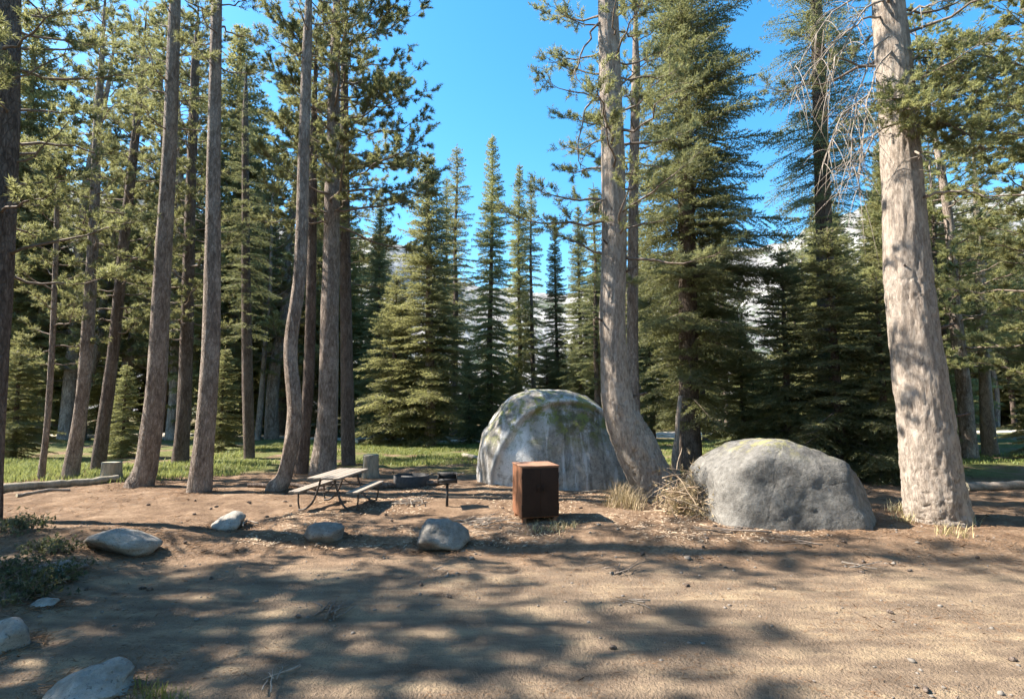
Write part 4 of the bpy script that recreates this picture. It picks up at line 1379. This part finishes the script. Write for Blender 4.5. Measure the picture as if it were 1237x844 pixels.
tuft_patch('dry_grass_tuft', [(752, 600), (758, 607), (744, 612), (764, 614)], 130, 0.42, 0.006, 'dry_grass', 'straw coloured grass tuft at the foot of the old pine', 'grass tuft', 71, 0.16, 0.7)
tuft_patch('dry_grass_tuft', [(690, 636), (678, 640), (668, 638), (650, 641)], 40, 0.14, 0.006, 'dry_grass', 'pale dry grass in front of the food locker', 'grass tuft', 72, 0.12, 0.8)
tuft_patch('grass_tuft', [(175, 838), (190, 842), (205, 848)], 60, 0.10, 0.005, 'grass', 'short green grass tuft beside the largest pale rock', 'grass tuft', 73, 0.06)
tuft_patch('dry_grass_tuft', [(1085, 618), (1092, 630), (1150, 645), (1165, 632)], 70, 0.22, 0.006, 'dry_grass', 'dry grass and roots around the foot of the huge pine', 'grass tuft', 74, 0.12, 0.8)


def shrub(px, py, r, h, label, seed, n=380):
    g = np.random.default_rng(seed)
    p = ground_at(px, py)
    root = empty('low_shrub', p)
    tag(root, label, 'shrub')
    mb = MB(); TP, TD = [], []
    for k in range(34):
        a = g.random() * 6.28; e = 0.35 + 0.9 * g.random(); L = (0.6 + 0.5 * g.random())
        dv = np.array((math.cos(a) * math.cos(e) * r, math.sin(a) * math.cos(e) * r, math.sin(e) * h)) * L
        b = np.array((g.normal() * r * 0.25, g.normal() * r * 0.25, 0.0))
        path = b + dv * np.linspace(0, 1, 6)[:, None] + np.vstack([[0, 0, 0], g.normal(size=(5, 3)) * 0.03])
        mb.tube(path, np.linspace(0.008, 0.003, 6), 4, False)
        f = g.random(n // 34) * 0.75 + 0.25
        TP.append(b + dv * f[:, None] + g.normal(size=(len(f), 3)) * 0.05); TD.append(unit(g.normal(size=(len(f), 3)) + np.array((0, 0, 0.5))))
    mb.build('stems', M['twig'], root)
    v, t = needle_tris(np.concatenate(TP), np.concatenate(TD), 6, 0.05, 0.022, 0.9, g)
    link('leaves', mesh_data('leaves', v, [t], M['shrub'], False), root)


shrub(28, 722, 0.5, 0.30, 'grey green low shrub above the small bright flat stone', 1)
shrub(66, 702, 0.4, 0.24, 'grey green shrub next to the rock on the left bank', 2)
shrub(-2, 700, 0.6, 0.40, 'tallest grey green shrub at the left edge of the bank', 3)
shrub(60, 668, 0.45, 0.25, 'dusty low shrub behind the long low tan rock', 4)
shrub(20, 640, 0.5, 0.28, 'dusty low shrub in the shade before the border log', 5)

# grass and litter nobody could count
g = np.random.default_rng(81)
def grass_field(name, n, xr, yr, thr, h, w, k, mat='grass', seed=3, mask=None):
    x = xr[0] + (xr[1] - xr[0]) * g.random(n); y = yr[0] + (yr[1] - yr[0]) * g.random(n)
    q = np.stack([x * 0.35, y * 0.35, 0 * x], -1)
    ok = fbm(q, 3, seed) > thr
    if mask is not None: ok &= mask(x, y)
    pts = np.column_stack([x[ok], y[ok], 0 * x[ok]])
    v, t = blades(pts, k, h, w, g, 0.5, 0.14)
    o = link(name, mesh_data(name, v, [t], M[mat], False))
    return o
tag(grass_field('grass', 2600, (-26, -9.6), (16.9, 23), -0.45, 0.17, 0.012, 12, mask=lambda x, y: y > 15.2 + 0.0 * x + np.clip(x + 16, 0, 10) * 0.5),
    'bright grass growing behind the border log', 'grass', kind='stuff')
tag(grass_field('grass', 4200, (-14, 3), (22, 36), -0.4, 0.14, 0.016, 11, seed=6), 'green grass strip behind the picnic table', 'grass', kind='stuff')
tag(grass_field('grass', 2600, (3, 24), (22, 38), -0.3, 0.14, 0.016, 11, seed=9), 'green grass under the firs behind the boulders', 'grass', kind='stuff')

def litter(name, n, xr, yr, size, wid, mat, label, mask, seed, flat=0.12, tri=True):
    g = np.random.default_rng(seed)
    x = xr[0] + (xr[1] - xr[0]) * g.random(n); y = yr[0] + (yr[1] - yr[0]) * g.random(n) ** 1.3
    ok = mask(x, y, g); x, y = x[ok], y[ok]; n = len(x)
    a = g.random(n) * 6.283
    L = size * (0.4 + 1.2 * g.random(n) ** 2); w = wid * (0.5 + g.random(n))
    c, s = np.cos(a), np.sin(a)
    z = zg(x, y) + 0.008
    tilt = g.normal(size=n) * flat
    A = np.stack([x - c * L / 2 - s * w / 2, y - s * L / 2 + c * w / 2, z - tilt * L / 2 * 0.3], -1)
    B = np.stack([x - c * L / 2 + s * w / 2, y - s * L / 2 - c * w / 2, z - tilt * L / 2 * 0.3], -1)
    C = np.stack([x + c * L / 2, y + s * L / 2, z + np.abs(tilt) * L], -1)
    D = np.stack([x, y, z + w * 0.8], -1)
    v = np.stack([A, B, C, D], 1).reshape(-1, 3)
    b = np.arange(n)[:, None] * 4
    t = np.concatenate([b + np.array([[0, 1, 3]]), b + np.array([[1, 2, 3]]), b + np.array([[2, 0, 3]])])
    o = link(name, mesh_data(name, v, [t], M[mat], False))
    tag(o, label, 'litter', kind='stuff')


def m_pad(x, y, g):
    q = np.stack([x * 0.7, y * 0.7, 0 * x], -1)
    return (y > road_edge(x) + 0.1) & (fbm(q, 3, 33) + 0.5 * g.random(len(x)) > 0.0)
def m_road(x, y, g):
    q = np.stack([x * 0.6, y * 1.4, 0 * x], -1)
    return (fbm(q, 3, 37) + 0.6 * g.random(len(x)) > 0.35)
litter('needle_litter', 52000, (-16, 16), (8.6, 22), 0.11, 0.010, 'duff', 'fallen needles and twigs covering the campsite ground', m_pad, 91)
litter('wood_chips', 5200, (-5, 6), (10, 16), 0.085, 0.022, 'chips', 'pale wood chips strewn around the grill and boulders', m_pad, 92)
litter('needle_litter', 26000, (-9, 12), (3.2, 10.5), 0.075, 0.007, 'duff', 'sparse fallen needles and bark bits on the dirt road', m_road, 93)

litter('twig_litter', 9000, (-14, 14), (8.4, 19), 0.15, 0.008, 'twig', 'dark broken twigs and bark flakes over the campsite ground', m_pad, 94, 0.03)
litter('twig_litter', 6000, (-8, 11), (3.2, 9.8), 0.075, 0.005, 'twig', 'dark twig bits strewn on the dirt road', m_road, 96, 0.03)
gb_ = np.random.default_rng(99)
BASES.append((float(cx), float(YC), 1.5))
bx0, by0 = [], []
for (x_, y_, r_) in BASES:
    if y_ > 23: continue
    m_ = int(160 + 260 * r_); a_ = gb_.random(m_) * 6.283; q_ = r_ * 0.9 + np.abs(gb_.normal(size=m_)) * (0.12 + 0.25 * r_)
    bx0.append(x_ + np.cos(a_) * q_); by0.append(y_ + np.sin(a_) * q_)
bx0, by0 = np.concatenate(bx0), np.concatenate(by0)
n_ = len(bx0)
a_ = gb_.random(n_) * 6.283; L_ = 0.05 + 0.13 * gb_.random(n_)
dv = np.stack([np.cos(a_) * L_, np.sin(a_) * L_, gb_.normal(size=n_) * 0.12 * L_], -1) / 2
c_ = np.stack([bx0, by0, zg(bx0, by0) + 0.012 + 0.02 * gb_.random(n_)], -1)
w_ = np.stack([-np.sin(a_), np.cos(a_), 0 * a_], -1) * 0.005; h_ = np.array((0, 0, 0.008))
V = np.stack([c_ - dv - w_, c_ - dv + w_, c_ - dv + h_, c_ + dv], 1).reshape(-1, 3)
b_ = np.arange(n_)[:, None] * 4
T = np.concatenate([b_ + np.array([f]) for f in ((0, 3, 2), (1, 2, 3), (0, 1, 3), (0, 2, 1))])
mb = MB().add(V, T)
tag(mb.build('needle_litter', M['duff'], None, None, False), 'fallen twigs and needles banked around trunks and rocks', 'litter', kind='stuff')
# cones
mb = MB()
for k in range(70):
    x_, y_ = -9 + 20 * gb_.random(), 4 + 10 * gb_.random(); a_ = gb_.random() * 6.28
    u_ = np.linspace(-1, 1, 7); L_ = 0.035 + 0.02 * gb_.random()
    pth_ = np.stack([x_ + np.cos(a_) * u_ * L_, y_ + np.sin(a_) * u_ * L_, np.full(7, float(zg(x_, y_)) + 0.018)], -1)
    mb.tube(pth_, np.array((0.006, 0.02, 0.026, 0.024, 0.026, 0.018, 0.005)), 7)
tag(mb.build('pine_cones', M['bark_dark']), 'small brown cones scattered over the ground', 'cones', kind='stuff')
# pebbles
g = np.random.default_rng(95)
pv, pt = ICO[3][0], ICO[3][1]
bmv = bmesh.new(); bmesh.ops.create_icosphere(bmv, subdivisions=1, radius=1.0); bmv.verts.index_update()
pv = np.array([tuple(a.co) for a in bmv.verts]); pt = np.array([[a.index for a in f.verts] for f in bmv.faces]); bmv.free()
n = 4200
x = -9 + 21 * g.random(n); y = 3.2 + 8 * g.random(n) ** 1.4
ok = fbm(np.stack([x * 0.5, y, 0 * x], -1), 3, 55) + g.random(n) * 0.8 > 0.35
x, y = x[ok], y[ok]; n = len(x)
s = 0.005 + 0.018 * g.random(n) ** 4 + 0.03 * g.random(n) ** 40
V = pv[None] * s[:, None, None] * np.stack([1 + 0.5 * g.random(n), 1 + 0.5 * g.random(n), 0.6 + 0.2 * g.random(n)], -1)[:, None] * (1 + 0.25 * g.normal(size=(n, len(pv), 1)).clip(-1, 1))
V += np.stack([x, y, zg(x, y) + 0.004 + s * 0.25], -1)[:, None]
T = (pt[None] + (np.arange(n) * len(pv))[:, None, None]).reshape(-1, 3)
tag(link('pebbles', mesh_data('pebbles', V.reshape(-1, 3), [T], M['pebble'], False)), 'loose pebbles scattered over the dirt road', 'pebbles', kind='stuff')
print('TRIS', {k: v['tris'] for k, v in GEN.items()}, 'bg', n_bg, 'total', sum(len(m.polygons) for m in bpy.data.meshes))
